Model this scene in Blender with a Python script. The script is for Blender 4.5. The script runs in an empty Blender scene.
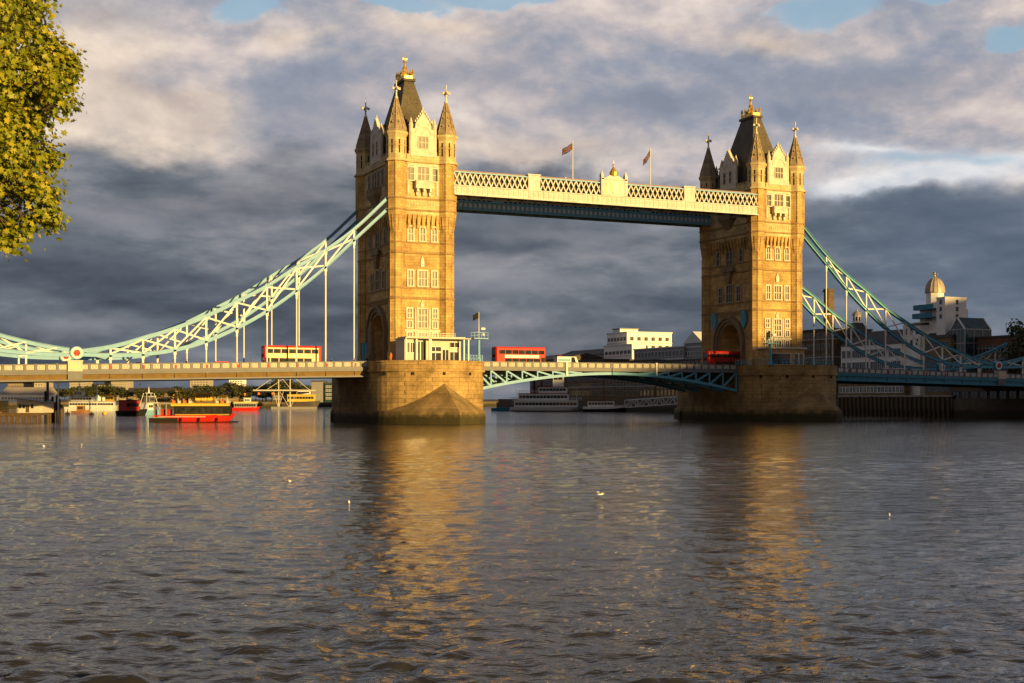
import bpy, bmesh, math, random
import numpy as np
from mathutils import Matrix, Vector
random.seed(7); np.random.seed(7)
R = math.radians
SC = bpy.context.scene
COL = SC.collection

# ------------------------------------------------------------------ camera, world, sun, exposure
TH = 0.4212; CAM = (-82.28, -237.77, 4.59); F = 1311.1; HOR = 399.0
cs, sn = math.cos(TH), math.sin(TH)
cd = bpy.data.cameras.new('camera'); cam = bpy.data.objects.new('camera', cd); COL.objects.link(cam)
cam.location = CAM; cam.rotation_euler = (math.pi/2, 0, -TH)
cd.sensor_width = 36; cd.lens = F/1024*36; cd.shift_y = (HOR-341.5)/1024
cd.clip_start = 0.5; cd.clip_end = 20000
SC.camera = cam
SUN_EL, SUN_AZ = R(7.5), R(18.6)       # azimuth measured from west (-Y) towards south (+X)
to_sun = Vector((math.sin(SUN_AZ)*math.cos(SUN_EL), -math.cos(SUN_AZ)*math.cos(SUN_EL), math.sin(SUN_EL)))
sd = bpy.data.lights.new('sun', 'SUN'); sun = bpy.data.objects.new('sun', sd); COL.objects.link(sun)
sd.energy = 4.7; sd.angle = R(0.55); sd.color = (1.0, 0.64, 0.20)
sun.rotation_euler = to_sun.to_track_quat('Z', 'Y').to_euler()
sun.location = (0, -300, 200)
SC.view_settings.view_transform = 'Standard'; SC.view_settings.look = 'None'
SC.view_settings.exposure = 0.95; SC.view_settings.gamma = 1.0; SC.view_settings.use_curve_mapping = False

def lin(r, g, b):
    def f(c):
        c /= 255.0
        return c/12.92 if c <= 0.04045 else ((c+0.055)/1.055)**2.4
    return (f(r), f(g), f(b), 1.0)

class NT:
    """tiny helper for wiring node trees"""
    def __init__(s, tree): s.t = tree; s.n = tree.nodes; s.l = tree.links
    def new(s, typ, **kw):
        n = s.n.new(typ)
        for k, v in kw.items(): setattr(n, k, v)
        return n
    def link(s, a, b): s.l.new(a, b)
    def setin(s, sock, v):
        if hasattr(v, 'node'): s.l.new(v, sock)
        else: sock.default_value = v
    def math(s, op, a, b=None, c=None, clamp=False):
        n = s.new('ShaderNodeMath', operation=op); n.use_clamp = clamp
        s.setin(n.inputs[0], a)
        if b is not None: s.setin(n.inputs[1], b)
        if c is not None: s.setin(n.inputs[2], c)
        return n.outputs[0]
    def mix(s, fac, a, b):
        n = s.new('ShaderNodeMix', data_type='RGBA')
        s.setin(n.inputs[0], fac); s.setin(n.inputs[6], a); s.setin(n.inputs[7], b)
        return n.outputs[2]
    def ramp(s, fac, stops, interp='LINEAR'):
        n = s.new('ShaderNodeValToRGB'); cr = n.color_ramp; cr.interpolation = interp
        while len(cr.elements) < len(stops): cr.elements.new(0.5)
        for e, (p, c) in zip(cr.elements, stops): e.position = p; e.color = c
        s.setin(n.inputs[0], fac); return n.outputs[0]
    def noise(s, vec, scale, detail=4, rough=0.55, dist=0.0, out=0):
        n = s.new('ShaderNodeTexNoise'); n.inputs['Scale'].default_value = scale
        n.inputs['Detail'].default_value = detail; n.inputs['Roughness'].default_value = rough
        n.inputs['Distortion'].default_value = dist
        if vec is not None: s.link(vec, n.inputs['Vector'])
        return n.outputs[out]
    def sep(s, v):
        n = s.new('ShaderNodeSeparateXYZ'); s.link(v, n.inputs[0]); return n.outputs
    def comb(s, x, y, z):
        n = s.new('ShaderNodeCombineXYZ'); s.setin(n.inputs[0], x); s.setin(n.inputs[1], y); s.setin(n.inputs[2], z); return n.outputs[0]
    def smooth(s, x, a, b):
        n = s.new('ShaderNodeMapRange', interpolation_type='SMOOTHSTEP')
        s.setin(n.inputs[0], x); n.inputs[1].default_value = a; n.inputs[2].default_value = b
        n.inputs[3].default_value = 0; n.inputs[4].default_value = 1
        return n.outputs[0]

def build_world():
    w = bpy.data.worlds.new('World'); SC.world = w; w.use_nodes = True
    q = NT(w.node_tree); q.n.clear()
    out = q.new('ShaderNodeOutputWorld'); bg = q.new('ShaderNodeBackground'); bg.inputs[1].default_value = 0.052
    q.link(bg.outputs[0], out.inputs[0])
    sky = q.new('ShaderNodeTexSky'); sky.sky_type = 'NISHITA'; sky.sun_disc = False
    sky.sun_elevation = SUN_EL
    sky.sun_rotation = math.atan2(to_sun.x, to_sun.y)
    sky.air_density = 1.0; sky.dust_density = 1.5; sky.ozone_density = 1.5
    tc = q.new('ShaderNodeTexCoord'); d = q.sep(tc.outputs['Generated'])
    # compass direction along the bridge view, and height above the horizon, both in radians
    rt = q.math('SUBTRACT', q.math('MULTIPLY', d[0], cs), q.math('MULTIPLY', d[1], sn))
    fw = q.math('ADD', q.math('MULTIPLY', d[0], sn), q.math('MULTIPLY', d[1], cs))
    az = q.math('ARCTAN2', rt, fw)
    el = q.math('ARCSINE', d[2])
    base = q.comb(az, q.math('MULTIPLY', el, 2.1), 0.0)
    wrp = q.sep(q.noise(q.comb(az, q.math('MULTIPLY', el, 1.6), 5.0), 10.0, 6, 0.55, 0, out=1))
    wx = q.math('SUBTRACT', wrp[0], 0.5); wy = q.math('SUBTRACT', wrp[1], 0.5)
    aw = q.math('MULTIPLY_ADD', wx, 0.12, az); ew = q.math('MULTIPLY_ADD', wy, 0.055, el)
    def blob(u, v, wu, wv):
        a0 = math.atan((u-512)/F); e0 = math.atan((HOR-v)/F*math.cos(a0))
        x = q.math('DIVIDE', q.math('SUBTRACT', aw, a0), wu/F); y = q.math('DIVIDE', q.math('SUBTRACT', ew, e0), wv/F)
        r2 = q.math('ADD', q.math('MULTIPLY', x, x), q.math('MULTIPLY', y, y))
        return q.math('EXPONENT', q.math('MULTIPLY', r2, -1.0))
    def add(*bl):
        o = bl[0]
        for b in bl[1:]: o = q.math('ADD', o, b)
        return q.math('MINIMUM', o, 1.0)
    # upper broken cloud
    n1 = q.noise(q.comb(az, q.math('MULTIPLY', el, 1.7), 0.3), 9.0, 10, 0.54, 0.1)
    n2 = q.noise(q.comb(q.math('ADD', az, 3.3), q.math('MULTIPLY', el, 2.6), 0.7), 5.0, 6, 0.55, 0.2)
    def emboss(scale, k, dx, dz, det, gain):
        a = q.noise(q.comb(az, q.math('MULTIPLY', el, k), 0.3), scale, det, 0.58, 0.1)
        b = q.noise(q.comb(q.math('ADD', az, dx), q.math('MULTIPLY', q.math('ADD', el, dz), k), 0.3), scale, det, 0.58, 0.1)
        return q.math('MULTIPLY', q.math('SUBTRACT', a, b), gain)
    emb = emboss(9.0, 1.7, 0.004, 0.012, 9, 2.6)
    emb2 = emboss(7.5, 3.2, 0.003, 0.007, 9, 2.4)
    nu = q.math('ADD', q.math('MULTIPLY', n1, 0.6), q.math('MULTIPLY', n2, 0.5))
    nu = q.math('ADD', nu, q.math('MULTIPLY', emb, 0.24))
    up = q.ramp(nu, [(0.36, lin(132, 142, 160)), (0.47, lin(152, 158, 173)), (0.55, lin(175, 173, 180)), (0.64, lin(206, 194, 192)), (0.78, lin(240, 226, 214))])
    # low grey bank, stretched along the horizon
    lv = q.comb(az, q.math('MULTIPLY', el, 3.2), 1.7)
    l1 = q.noise(lv, 7.5, 10, 0.56, 0.15); l2 = q.noise(lv, 2.2, 3, 0.5, 0.0)
    nl = q.math('ADD', q.math('MULTIPLY', l1, 0.6), q.math('MULTIPLY', l2, 0.5))
    nl = q.math('ADD', nl, q.math('MULTIPLY', emb2, 0.19))
    low = q.ramp(nl, [(0.34, lin(62, 69, 79)), (0.46, lin(83, 91, 102)), (0.56, lin(106, 113, 123)), (0.70, lin(152, 152, 157))])
    # brighter shelves inside the bank
    shelf = add(blob(490, 280, 85, 13), blob(130, 215, 50, 14), blob(90, 330, 60, 10), blob(570, 232, 80, 12))
    low = q.mix(q.math('MULTIPLY', shelf, 0.52), low, lin(150, 150, 158))
    dk = add(blob(250, 205, 170, 14), blob(480, 245, 150, 10), blob(150, 275, 200, 16), blob(900, 215, 120, 12), blob(640, 340, 240, 22))
    low = q.mix(q.math('MULTIPLY', dk, 0.45), low, lin(70, 77, 90))
    # the right of the bank is bluer
    low = q.mix(q.smooth(az, 0.05, 0.36), low, q.mix(0.45, low, lin(92, 112, 136)))
    # the edge of the bank climbs to the left
    edge = q.math('ADD', ew, q.math('MULTIPLY', az, 0.05))
    edge = q.math('MULTIPLY_ADD', q.math('SUBTRACT', n1, 0.5), 0.05, edge)
    um = q.smooth(edge, 0.156, 0.180)
    cream = add(blob(165, 128, 75, 28), blob(95, 60, 70, 60), blob(105, 150, 70, 14), blob(200, 95, 30, 16), blob(290, 45, 30, 12), blob(430, 22, 70, 12), blob(520, 150, 120, 16), blob(760, 40, 60, 12), blob(70, 110, 60, 45))
    up = q.mix(q.math('MULTIPLY', cream, 0.74), up, q.mix(q.math('MULTIPLY_ADD', emb, 1.4, 0.5, clamp=True), lin(214, 192, 176), lin(252, 232, 208)))
    gry = add(blob(330, 130, 80, 45), blob(470, 70, 90, 25), blob(640, 105, 110, 20), blob(870, 90, 110, 26))
    up = q.mix(q.math('MULTIPLY', gry, 0.5), up, lin(138, 142, 156))
    skyc = q.mix(um, low, up)
    glow = add(blob(950, 174, 100, 15), blob(880, 188, 60, 7), blob(1000, 152, 50, 8), blob(870, 150, 50, 6))
    skyc = q.mix(q.math('MULTIPLY', glow, 0.85), skyc, q.mix(q.math('MULTIPLY_ADD', emb, 1.6, 0.5, clamp=True), lin(196, 206, 220), lin(244, 242, 240)))
    hole = add(blob(250, 4, 40, 16), blob(385, 2, 60, 8), blob(820, 6, 55, 14), blob(1010, 35, 30, 14), q.math('MULTIPLY', blob(905, 158, 120, 15), 0.55), blob(505, -10, 90, 8), blob(960, -14, 60, 10), blob(300, -120, 110, 40), blob(800, -140, 140, 60))
    hm = q.smooth(q.math('MULTIPLY_ADD', q.math('SUBTRACT', n1, 0.5), 2.0, hole), 0.34, 0.74)
    blue = q.mix(0.5, lin(150, 198, 230), lin(190, 216, 234))
    skyc = q.mix(q.math('MULTIPLY', hm, 0.78), skyc, blue)
    # the open western sky round the low sun, behind the viewer
    west = q.smooth(q.math('MULTIPLY', fw, -1.0), 0.05, 0.75)
    wcol = q.ramp(el, [(0.0, lin(196, 158, 112)), (0.25, lin(132, 124, 122)), (0.8, lin(96, 106, 122))])
    skyc = q.mix(q.math('MULTIPLY', west, 0.8), skyc, wcol)
    # overhead cloud deck, and nothing bright under the horizon
    skyc = q.mix(q.smooth(el, 0.34, 0.75), skyc, q.mix(0.12, lin(66, 74, 90), up))
    # cloud colours are display values: lift them to the scale of the physical sky (x10) and let clear sky through
    tot = q.new('ShaderNodeVectorMath', operation='SCALE'); q.link(skyc, tot.inputs[0]); tot.inputs[3].default_value = 10.0
    fin = q.mix(q.math('MULTIPLY', hm, 0.35), tot.outputs[0], sky.outputs[0])
    q.link(fin, bg.inputs[0])
build_world()

# ------------------------------------------------------------------ helpers
def pt(u, d, z=0.0):
    """world point seen at column u of the photograph, d metres along the view axis"""
    r = (u-512)/F*d
    return Vector((CAM[0]+cs*r+sn*d, CAM[1]-sn*r+cs*d, z))
def zat(v, d): return CAM[2]+(HOR-v)*d/F
def d_bank(u, X): return (X-CAM[0])/(cs*(u-512)/F+sn)

class MB:
    def __init__(s, M=None): s.v = []; s.f = []; s.m = []; s.M = M
    def add(s, vs, fs, mi=0):
        o = len(s.v)
        for p in vs:
            p = Vector(p)
            s.v.append(s.M @ p if s.M else p)
        for f in fs: s.f.append([i+o for i in f]); s.m.append(mi)
        return s
    def box(s, x0, x1, y0, y1, z0, z1, mi=0):
        vs = [(x0,y0,z0),(x1,y0,z0),(x1,y1,z0),(x0,y1,z0),(x0,y0,z1),(x1,y0,z1),(x1,y1,z1),(x0,y1,z1)]
        return s.add(vs, [(0,3,2,1),(4,5,6,7),(0,1,5,4),(1,2,6,5),(2,3,7,6),(3,0,4,7)], mi)
    def bar(s, p, q, w, h, mi=0, side=None):
        """rectangular beam p->q, w across, h in the other direction"""
        p, q = Vector(p), Vector(q); t = (q-p).normalized()
        a = Vector(side) if side else Vector((0, 1, 0))
        if abs(t.dot(a)) > 0.98: a = Vector((1, 0, 0))
        b = t.cross(a).normalized(); a = b.cross(t).normalized()
        vs = []
        for c in (p, q):
            for i, j in ((-1,-1),(1,-1),(1,1),(-1,1)): vs.append(c+a*(i*w/2)+b*(j*h/2))
        return s.add(vs, [(0,1,2,3),(7,6,5,4),(0,4,5,1),(1,5,6,2),(2,6,7,3),(3,7,4,0)], mi)
    def tube(s, p, q, r, n=8, r2=None, mi=0):
        p, q = Vector(p), Vector(q); t = (q-p).normalized(); r2 = r if r2 is None else r2
        a = Vector((0,0,1)) if abs(t.z) < 0.9 else Vector((1,0,0))
        a = t.cross(a).normalized(); b = t.cross(a)
        vs = [p+(a*math.cos(k*2*math.pi/n)+b*math.sin(k*2*math.pi/n))*r for k in range(n)]
        vs += [q+(a*math.cos(k*2*math.pi/n)+b*math.sin(k*2*math.pi/n))*r2 for k in range(n)]
        fs = [(k, (k+1) % n, n+(k+1) % n, n+k) for k in range(n)]+[tuple(range(n))[::-1], tuple(range(n, 2*n))]
        return s.add(vs, fs, mi)
    def prism(s, pts, z0, z1, pts2=None, mi=0, caps=True):
        n = len(pts); pts2 = pts2 or pts
        vs = [(x, y, z0) for x, y in pts]+[(x, y, z1) for x, y in pts2]
        fs = [(k, (k+1) % n, n+(k+1) % n, n+k) for k in range(n)]
        if caps: fs += [tuple(range(n))[::-1], tuple(range(n, 2*n))]
        return s.add(vs, fs, mi)
    def ngon(s, cx, cy, r0, z0, r1, z1, n=8, rot=None, mi=0):
        rot = math.pi/n if rot is None else rot
        a = [(cx+r0*math.cos(rot+k*2*math.pi/n), cy+r0*math.sin(rot+k*2*math.pi/n)) for k in range(n)]
        b = [(cx+r1*math.cos(rot+k*2*math.pi/n), cy+r1*math.sin(rot+k*2*math.pi/n)) for k in range(n)]
        return s.prism(a, z0, z1, b, mi)
    def lathe(s, prof, cx=0, cy=0, n=12, mi=0):
        o = []
        for r, z in prof:
            o += [(cx+r*math.cos(k*2*math.pi/n), cy+r*math.sin(k*2*math.pi/n), z) for k in range(n)]
        fs = []
        for j in range(len(prof)-1):
            for k in range(n): fs.append((j*n+k, j*n+(k+1) % n, (j+1)*n+(k+1) % n, (j+1)*n+k))
        fs.append(tuple(range(n))[::-1]); fs.append(tuple(range((len(prof)-1)*n, len(prof)*n)))
        return s.add(o, fs, mi)
    def wall(s, pts, t0, t1, mi=0):
        """polygon in (u,z) as seen from outside, thickness from depth t0 (outer) to t1 (inner); outward is -y"""
        n = len(pts)
        vs = [(u, t0, z) for u, z in pts]+[(u, t1, z) for u, z in pts]
        fs = [tuple(range(n)), tuple(range(n, 2*n))[::-1]]+[(k, n+k, n+(k+1) % n, (k+1) % n) for k in range(n)]
        return s.add(vs, fs, mi)
    def mesh(s, name, mats, smooth=False):
        me = bpy.data.meshes.new(name); me.from_pydata([tuple(p) for p in s.v], [], s.f)
        for m in (mats if isinstance(mats, (list, tuple)) else [mats]): me.materials.append(m)
        me.polygons.foreach_set('material_index', s.m)
        if smooth: me.polygons.foreach_set('use_smooth', [True]*len(s.f))
        me.validate(); me.update()
        bm = bmesh.new(); bm.from_mesh(me); bmesh.ops.recalc_face_normals(bm, faces=bm.faces); bm.to_mesh(me); bm.free()
        return me
    def build(s, name, mats, parent=None, smooth=False, loc=None, rz=0):
        return link(name, s.mesh(name, mats, smooth), parent, loc, rz)
def link(name, me, parent=None, loc=None, rz=0):
    o = bpy.data.objects.new(name, me); COL.objects.link(o)
    if parent: o.parent = parent
    if loc is not None: o.location = loc
    o.rotation_euler = (0, 0, rz)
    return o
def tag(o, label=None, cat=None, group=None, kind=None):
    if label: o['label'] = label
    if cat: o['category'] = cat
    if group: o['group'] = group
    if kind: o['kind'] = kind
    return o
def thing(name, label, cat, loc=(0,0,0), rz=0, group=None):
    return tag(link(name, None, None, loc, rz), label, cat, group)
def copy_tree(o, parent=None):
    c = o.copy(); COL.objects.link(c); c.parent = parent
    for k in list(CH.get(o, [])): copy_tree(k, c)
    return c
class _CH:
    def get(s, o, dflt): return list(o.children)
CH = _CH()
def rotm(rz): return Matrix.Rotation(rz, 4, 'Z')

# ------------------------------------------------------------------ materials
def mat(name, col, rough=0.6, metal=0.0, var=0.25, scale=1.2, bump=0.0, spec=0.22, bscale=None):
    m = bpy.data.materials.new(name); m.use_nodes = True
    q = NT(m.node_tree); b = q.n['Principled BSDF']
    tc = q.new('ShaderNodeTexCoord').outputs['Object']
    n = q.noise(tc, scale, 6, 0.6)
    n2 = q.noise(tc, scale*7, 4, 0.6)
    f = q.math('ADD', q.math('MULTIPLY', n, 0.65), q.math('MULTIPLY', n2, 0.35))
    dark = tuple(c*(1-var) for c in col[:3])+(1,); lite = tuple(min(1, c*(1+var*0.7)) for c in col[:3])+(1,)
    q.link(q.ramp(f, [(0.3, dark), (0.68, lite)]), b.inputs['Base Color'])
    b.inputs['Roughness'].default_value = rough; b.inputs['Metallic'].default_value = metal
    b.inputs['Specular IOR Level'].default_value = spec
    if bump:
        bn = q.new('ShaderNodeBump'); bn.inputs['Strength'].default_value = bump; bn.inputs['Distance'].default_value = 0.05
        q.link(q.noise(tc, bscale or scale*6, 5, 0.65), bn.inputs['Height']); q.link(bn.outputs[0], b.inputs['Normal'])
    return m
def masonry(name, c1, c2, mortar, bw=1.1, rh=0.45, var=0.3, tide=False, bump=0.35, mort=0.02, stain=0.35, rough=0.85):
    m = bpy.data.materials.new(name); m.use_nodes = True
    q = NT(m.node_tree); b = q.n['Principled BSDF']
    tc = q.new('ShaderNodeTexCoord').outputs['Object']; p = q.sep(tc)
    uv = q.comb(q.math('ADD', p[0], p[1]), p[2], 0.0)
    br = q.new('ShaderNodeTexBrick'); br.offset = 0.5
    q.link(uv, br.inputs['Vector'])
    br.inputs['Color1'].default_value = c1; br.inputs['Color2'].default_value = c2; br.inputs['Mortar'].default_value = mortar
    br.inputs['Scale'].default_value = 1.0; br.inputs['Mortar Size'].default_value = mort
    br.inputs['Brick Width'].default_value = bw; br.inputs['Row Height'].default_value = rh
    br.inputs['Mortar Smooth'].default_value = 0.3
    n = q.noise(tc, 0.35, 6, 0.62); n2 = q.noise(tc, 2.6, 5, 0.6)
    st = q.noise(q.comb(q.math('MULTIPLY', p[0], 1.6), q.math('MULTIPLY', p[1], 1.6), q.math('MULTIPLY', p[2], 0.22)), 0.9, 5, 0.6)
    f = q.ramp(n, [(0.33, (1-var, 1-var, 1-var, 1)), (0.66, (1+var*0.5,)*3+(1,))])
    mul = q.new('ShaderNodeMix', data_type='RGBA', blend_type='MULTIPLY'); mul.inputs[0].default_value = 1.0
    q.link(br.outputs['Color'], mul.inputs[6]); q.link(f, mul.inputs[7])
    c = mul.outputs[2]
    mu2 = q.new('ShaderNodeMix', data_type='RGBA', blend_type='MULTIPLY'); mu2.inputs[0].default_value = 0.8
    q.link(c, mu2.inputs[6]); q.link(q.ramp(n2, [(0.3, (0.72, 0.70, 0.68, 1)), (0.62, (1.06, 1.05, 1.03, 1))]), mu2.inputs[7]); c = mu2.outputs[2]
    c = q.mix(q.math('MULTIPLY', q.smooth(st, 0.52, 0.72), stain), c, tuple(x*0.42 for x in c1[:3])+(1,))
    if tide:
        g = q.sep(q.new('ShaderNodeNewGeometry').outputs['Position'])
        zz = q.math('ADD', g[2], q.math('MULTIPLY', q.math('SUBTRACT', q.noise(tc, 0.8, 6, 0.65), 0.5), 2.2))
        t1 = q.math('SUBTRACT', 1.0, q.smooth(zz, 3.6, 6.6)); t2 = q.math('SUBTRACT', 1.0, q.smooth(zz, 1.0, 2.5))
        c = q.mix(q.math('MULTIPLY', t1, 0.25), c, (0.10, 0.085, 0.05, 1))
        c = q.mix(q.math('MULTIPLY', t2, 0.88), c, (0.022, 0.024, 0.010, 1))
    q.link(c, b.inputs['Base Color']); b.inputs['Roughness'].default_value = rough
    b.inputs['Specular IOR Level'].default_value = 0.25
    bn = q.new('ShaderNodeBump'); bn.inputs['Strength'].default_value = bump; bn.inputs['Distance'].default_value = 0.06
    h = q.math('ADD', q.math('MULTIPLY', br.outputs['Fac'], -0.6), q.noise(tc, 5.0, 5, 0.65))
    q.link(h, bn.inputs['Height']); q.link(bn.outputs[0], b.inputs['Normal'])
    return m
M = {}
M['stone'] = masonry('tower_stone', (0.56, 0.385, 0.155, 1), (0.43, 0.285, 0.11, 1), (0.25, 0.165, 0.07, 1), bw=1.3, rh=0.55, var=0.42, bump=0.6, stain=0.5)
M['upper'] = masonry('upper_stone', (0.60, 0.49, 0.28, 1), (0.48, 0.38, 0.2, 1), (0.32, 0.25, 0.13, 1), bw=1.3, rh=0.55, var=0.3, bump=0.5)
M['trim'] = mat('portland_trim', (0.56, 0.525, 0.44), 0.75, var=0.35, scale=1.1, bump=0.25, spec=0.25)
M['sootytrim'] = mat('sooty_trim', (0.34, 0.30, 0.24), 0.85, var=0.35, bump=0.3)  # window trim with the shade of the road faces put into its colour
M['band'] = mat('band_stone', (0.28, 0.19, 0.09), 0.85, var=0.35, scale=0.9, bump=0.3, spec=0.2)  # darker base stands in for shadow lines along the string courses
M['dirty'] = mat('sooty_stone', (0.22, 0.17, 0.11), 0.9, var=0.4, scale=0.9, bump=0.3, spec=0.2)  # darker stone for road-side balconies, arch rings and the pillar
M['spire'] = masonry('spire_stone', (0.36, 0.29, 0.19, 1), (0.28, 0.22, 0.14, 1), (0.18, 0.14, 0.09, 1), bw=0.7, rh=0.35, var=0.3)
M['slate'] = masonry('slate_roof', (0.115, 0.10, 0.07, 1), (0.085, 0.075, 0.055, 1), (0.05, 0.045, 0.035, 1), bw=0.4, rh=0.28, var=0.3, rough=0.65, mort=0.012)
M['pier'] = masonry('pier_granite', (0.42, 0.29, 0.125, 1), (0.33, 0.225, 0.095, 1), (0.19, 0.13, 0.06, 1), bw=1.9, rh=0.78, var=0.45, tide=True, stain=0.6, mort=0.04, bump=0.6)
M['cutw'] = masonry('wet_granite', (0.35, 0.245, 0.11, 1), (0.28, 0.19, 0.08, 1), (0.15, 0.105, 0.05, 1), bw=1.3, rh=0.55, var=0.45, tide=True, stain=0.6, mort=0.02)  # tide stain, plus the cutwater's shade put into a darker base colour
M['quay'] = masonry('river_wall', (0.15, 0.115, 0.08, 1), (0.115, 0.09, 0.06, 1), (0.07, 0.055, 0.04, 1), bw=1.2, rh=0.4, var=0.4, tide=True, stain=0.5)
M['gold'] = mat('gilding', (0.75, 0.48, 0.10), 0.35, 0.7, var=0.25, scale=4)
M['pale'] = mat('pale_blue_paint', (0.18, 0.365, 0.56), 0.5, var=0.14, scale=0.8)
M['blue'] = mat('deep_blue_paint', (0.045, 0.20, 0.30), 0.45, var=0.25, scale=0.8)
M['teal'] = mat('teal_paint', (0.085, 0.29, 0.41), 0.45, var=0.2, scale=0.8)  # shaded tone of the pale bridge paint; true teal on shields and van
M['white'] = mat('white_paint', (0.60, 0.61, 0.61), 0.5, var=0.1, scale=0.9)
M['cream'] = mat('cream_paint', (0.48, 0.46, 0.40), 0.6, var=0.14, scale=0.9)
M['grey'] = mat('grey_blue_paint', (0.125, 0.13, 0.15), 0.5, var=0.2, scale=0.7)
M['girder'] = mat('weathered_girder', (0.16, 0.155, 0.15), 0.6, var=0.3, scale=0.6)
M['red'] = mat('red_paint', (0.50, 0.018, 0.012), 0.5, var=0.1, scale=0.8)
M['dkred'] = mat('dull_red_paint', (0.35, 0.03, 0.02), 0.5, var=0.2)
M['navy'] = mat('flag_blue', (0.02, 0.03, 0.12), 0.8, var=0.1)
M['flagred'] = mat('flag_red', (0.12, 0.008, 0.01), 0.8, var=0.1)
M['flagwhite'] = mat('flag_white', (0.20, 0.19, 0.19), 0.8, var=0.05)
M['black'] = mat('black_paint', (0.018, 0.017, 0.016), 0.7, var=0.3, spec=0.1)
M['pinkroof'] = mat('walkway_roofing', (0.36, 0.26, 0.22), 0.8)
M['lattice'] = mat('off_white_ironwork', (0.50, 0.505, 0.49), 0.6, var=0.3, scale=0.8)
M['midblue'] = mat('mid_blue_paint', (0.13, 0.30, 0.40), 0.5, var=0.2, scale=0.8)
M['wrap'] = mat('amber_bus_wrap', (0.60, 0.34, 0.09), 0.35, var=0.25, spec=0.4)  # golden sun glint painted into the side colour of the left bus
M['ochre'] = mat('rusty_ochre_paint', (0.15, 0.095, 0.03), 0.7, var=0.35, scale=0.8)  # sunlit tone of the blue girder paint, for the left span
M['rubber'] = mat('tyre_rubber', (0.015, 0.015, 0.015), 0.9)
M['steel'] = mat('grey_steel', (0.32, 0.32, 0.32), 0.45, 0.4, var=0.2)
M['asphalt'] = mat('asphalt', (0.05, 0.05, 0.05), 0.9, var=0.2, scale=2, bump=0.2)
M['timber'] = mat('wet_timber', (0.09, 0.06, 0.035), 0.8, var=0.4, scale=1.5, bump=0.4)
M['wood'] = mat('varnished_wood', (0.24, 0.12, 0.05), 0.5, var=0.3, scale=2)
M['brickbrown'] = masonry('warehouse_brick', (0.17, 0.115, 0.07, 1), (0.13, 0.085, 0.05, 1), (0.10, 0.08, 0.06, 1), bw=0.6, rh=0.22, var=0.35)
M['brickyellow'] = masonry('london_stock_brick', (0.27, 0.19, 0.09, 1), (0.22, 0.15, 0.07, 1), (0.16, 0.12, 0.08, 1), bw=0.6, rh=0.22, var=0.35)
M['brickred'] = masonry('red_brick', (0.22, 0.10, 0.06, 1), (0.17, 0.075, 0.05, 1), (0.12, 0.08, 0.06, 1), bw=0.6, rh=0.22, var=0.3)
M['render'] = mat('white_render', (0.78, 0.77, 0.74), 0.8, var=0.15, scale=0.4)
M['concrete'] = mat('concrete', (0.33, 0.30, 0.26), 0.85, var=0.25, scale=0.4, bump=0.1)
M['panelgrey'] = mat('grey_cladding', (0.22, 0.22, 0.23), 0.6, var=0.15, scale=0.3)
M['tile'] = mat('dark_roofing', (0.07, 0.06, 0.055), 0.7, var=0.3, scale=0.8)
M['copper'] = mat('lead_dome', (0.38, 0.33, 0.28), 0.55, 0.2, var=0.3, scale=0.9)
M['yellow'] = mat('yellow_paint', (0.60, 0.40, 0.06), 0.5, var=0.15)
M['orange'] = mat('orange_plastic', (0.60, 0.16, 0.03), 0.5, var=0.1)
M['skin'] = mat('skin', (0.40, 0.24, 0.17), 0.6, var=0.05)
M['hair'] = mat('hair', (0.03, 0.02, 0.015), 0.7)
M['feather'] = mat('gull_feathers', (0.80, 0.78, 0.74), 0.8, var=0.06)
M['featherg'] = mat('gull_grey', (0.35, 0.36, 0.38), 0.8, var=0.06)
M['beak'] = mat('beak', (0.6, 0.3, 0.03), 0.5)
M['bark'] = mat('bark', (0.10, 0.075, 0.05), 0.9, var=0.4, scale=3, bump=0.6)
M['soil'] = mat('bank_ground', (0.10, 0.09, 0.07), 0.95, var=0.3, scale=0.05)
def glass(name, col, rough=0.06, spec=0.6):
    m = bpy.data.materials.new(name); m.use_nodes = True; q = NT(m.node_tree); b = q.n['Principled BSDF']
    tc = q.new('ShaderNodeTexCoord').outputs['Object']
    n = q.noise(tc, 0.9, 3, 0.5)
    q.link(q.ramp(n, [(0.35, tuple(c*0.5 for c in col)+(1,)), (0.65, tuple(c*1.5 for c in col)+(1,))]), b.inputs['Base Color'])
    b.inputs['Roughness'].default_value = rough; b.inputs['Specular IOR Level'].default_value = spec
    bn = q.new('ShaderNodeBump'); bn.inputs['Strength'].default_value = 0.06; q.link(q.noise(tc, 1.5, 2, 0.5), bn.inputs['Height']); q.link(bn.outputs[0], b.inputs['Normal'])
    return m
M['glass'] = glass('window_glass', (0.025, 0.027, 0.03))
M['tglass'] = glass('leaded_glass', (0.07, 0.06, 0.045), 0.4, 0.25)
M['greenglass'] = glass('tinted_glass', (0.02, 0.05, 0.055))
def leaf_mat(name, a, b_, c, trans=0.35):
    m = bpy.data.materials.new(name); m.use_nodes = True; q = NT(m.node_tree); b = q.n['Principled BSDF']
    rnd = q.new('ShaderNodeNewGeometry').outputs['Random Per Island']
    tc = q.new('ShaderNodeTexCoord').outputs['Object']
    f = q.math('ADD', q.math('MULTIPLY', rnd, 0.6), q.math('MULTIPLY', q.noise(tc, 0.9, 3), 0.4))
    colr = q.ramp(f, [(0.15, a), (0.5, b_), (0.85, c)])
    q.link(colr, b.inputs['Base Color']); b.inputs['Roughness'].default_value = 0.5
    tr = q.new('ShaderNodeBsdfTranslucent'); q.link(colr, tr.inputs[0])
    mx = q.new('ShaderNodeMixShader'); mx.inputs[0].default_value = trans
    q.link(b.outputs[0], mx.inputs[1]); q.link(tr.outputs[0], mx.inputs[2])
    q.link(mx.outputs[0], q.n['Material Output'].inputs[0])
    return m
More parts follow.
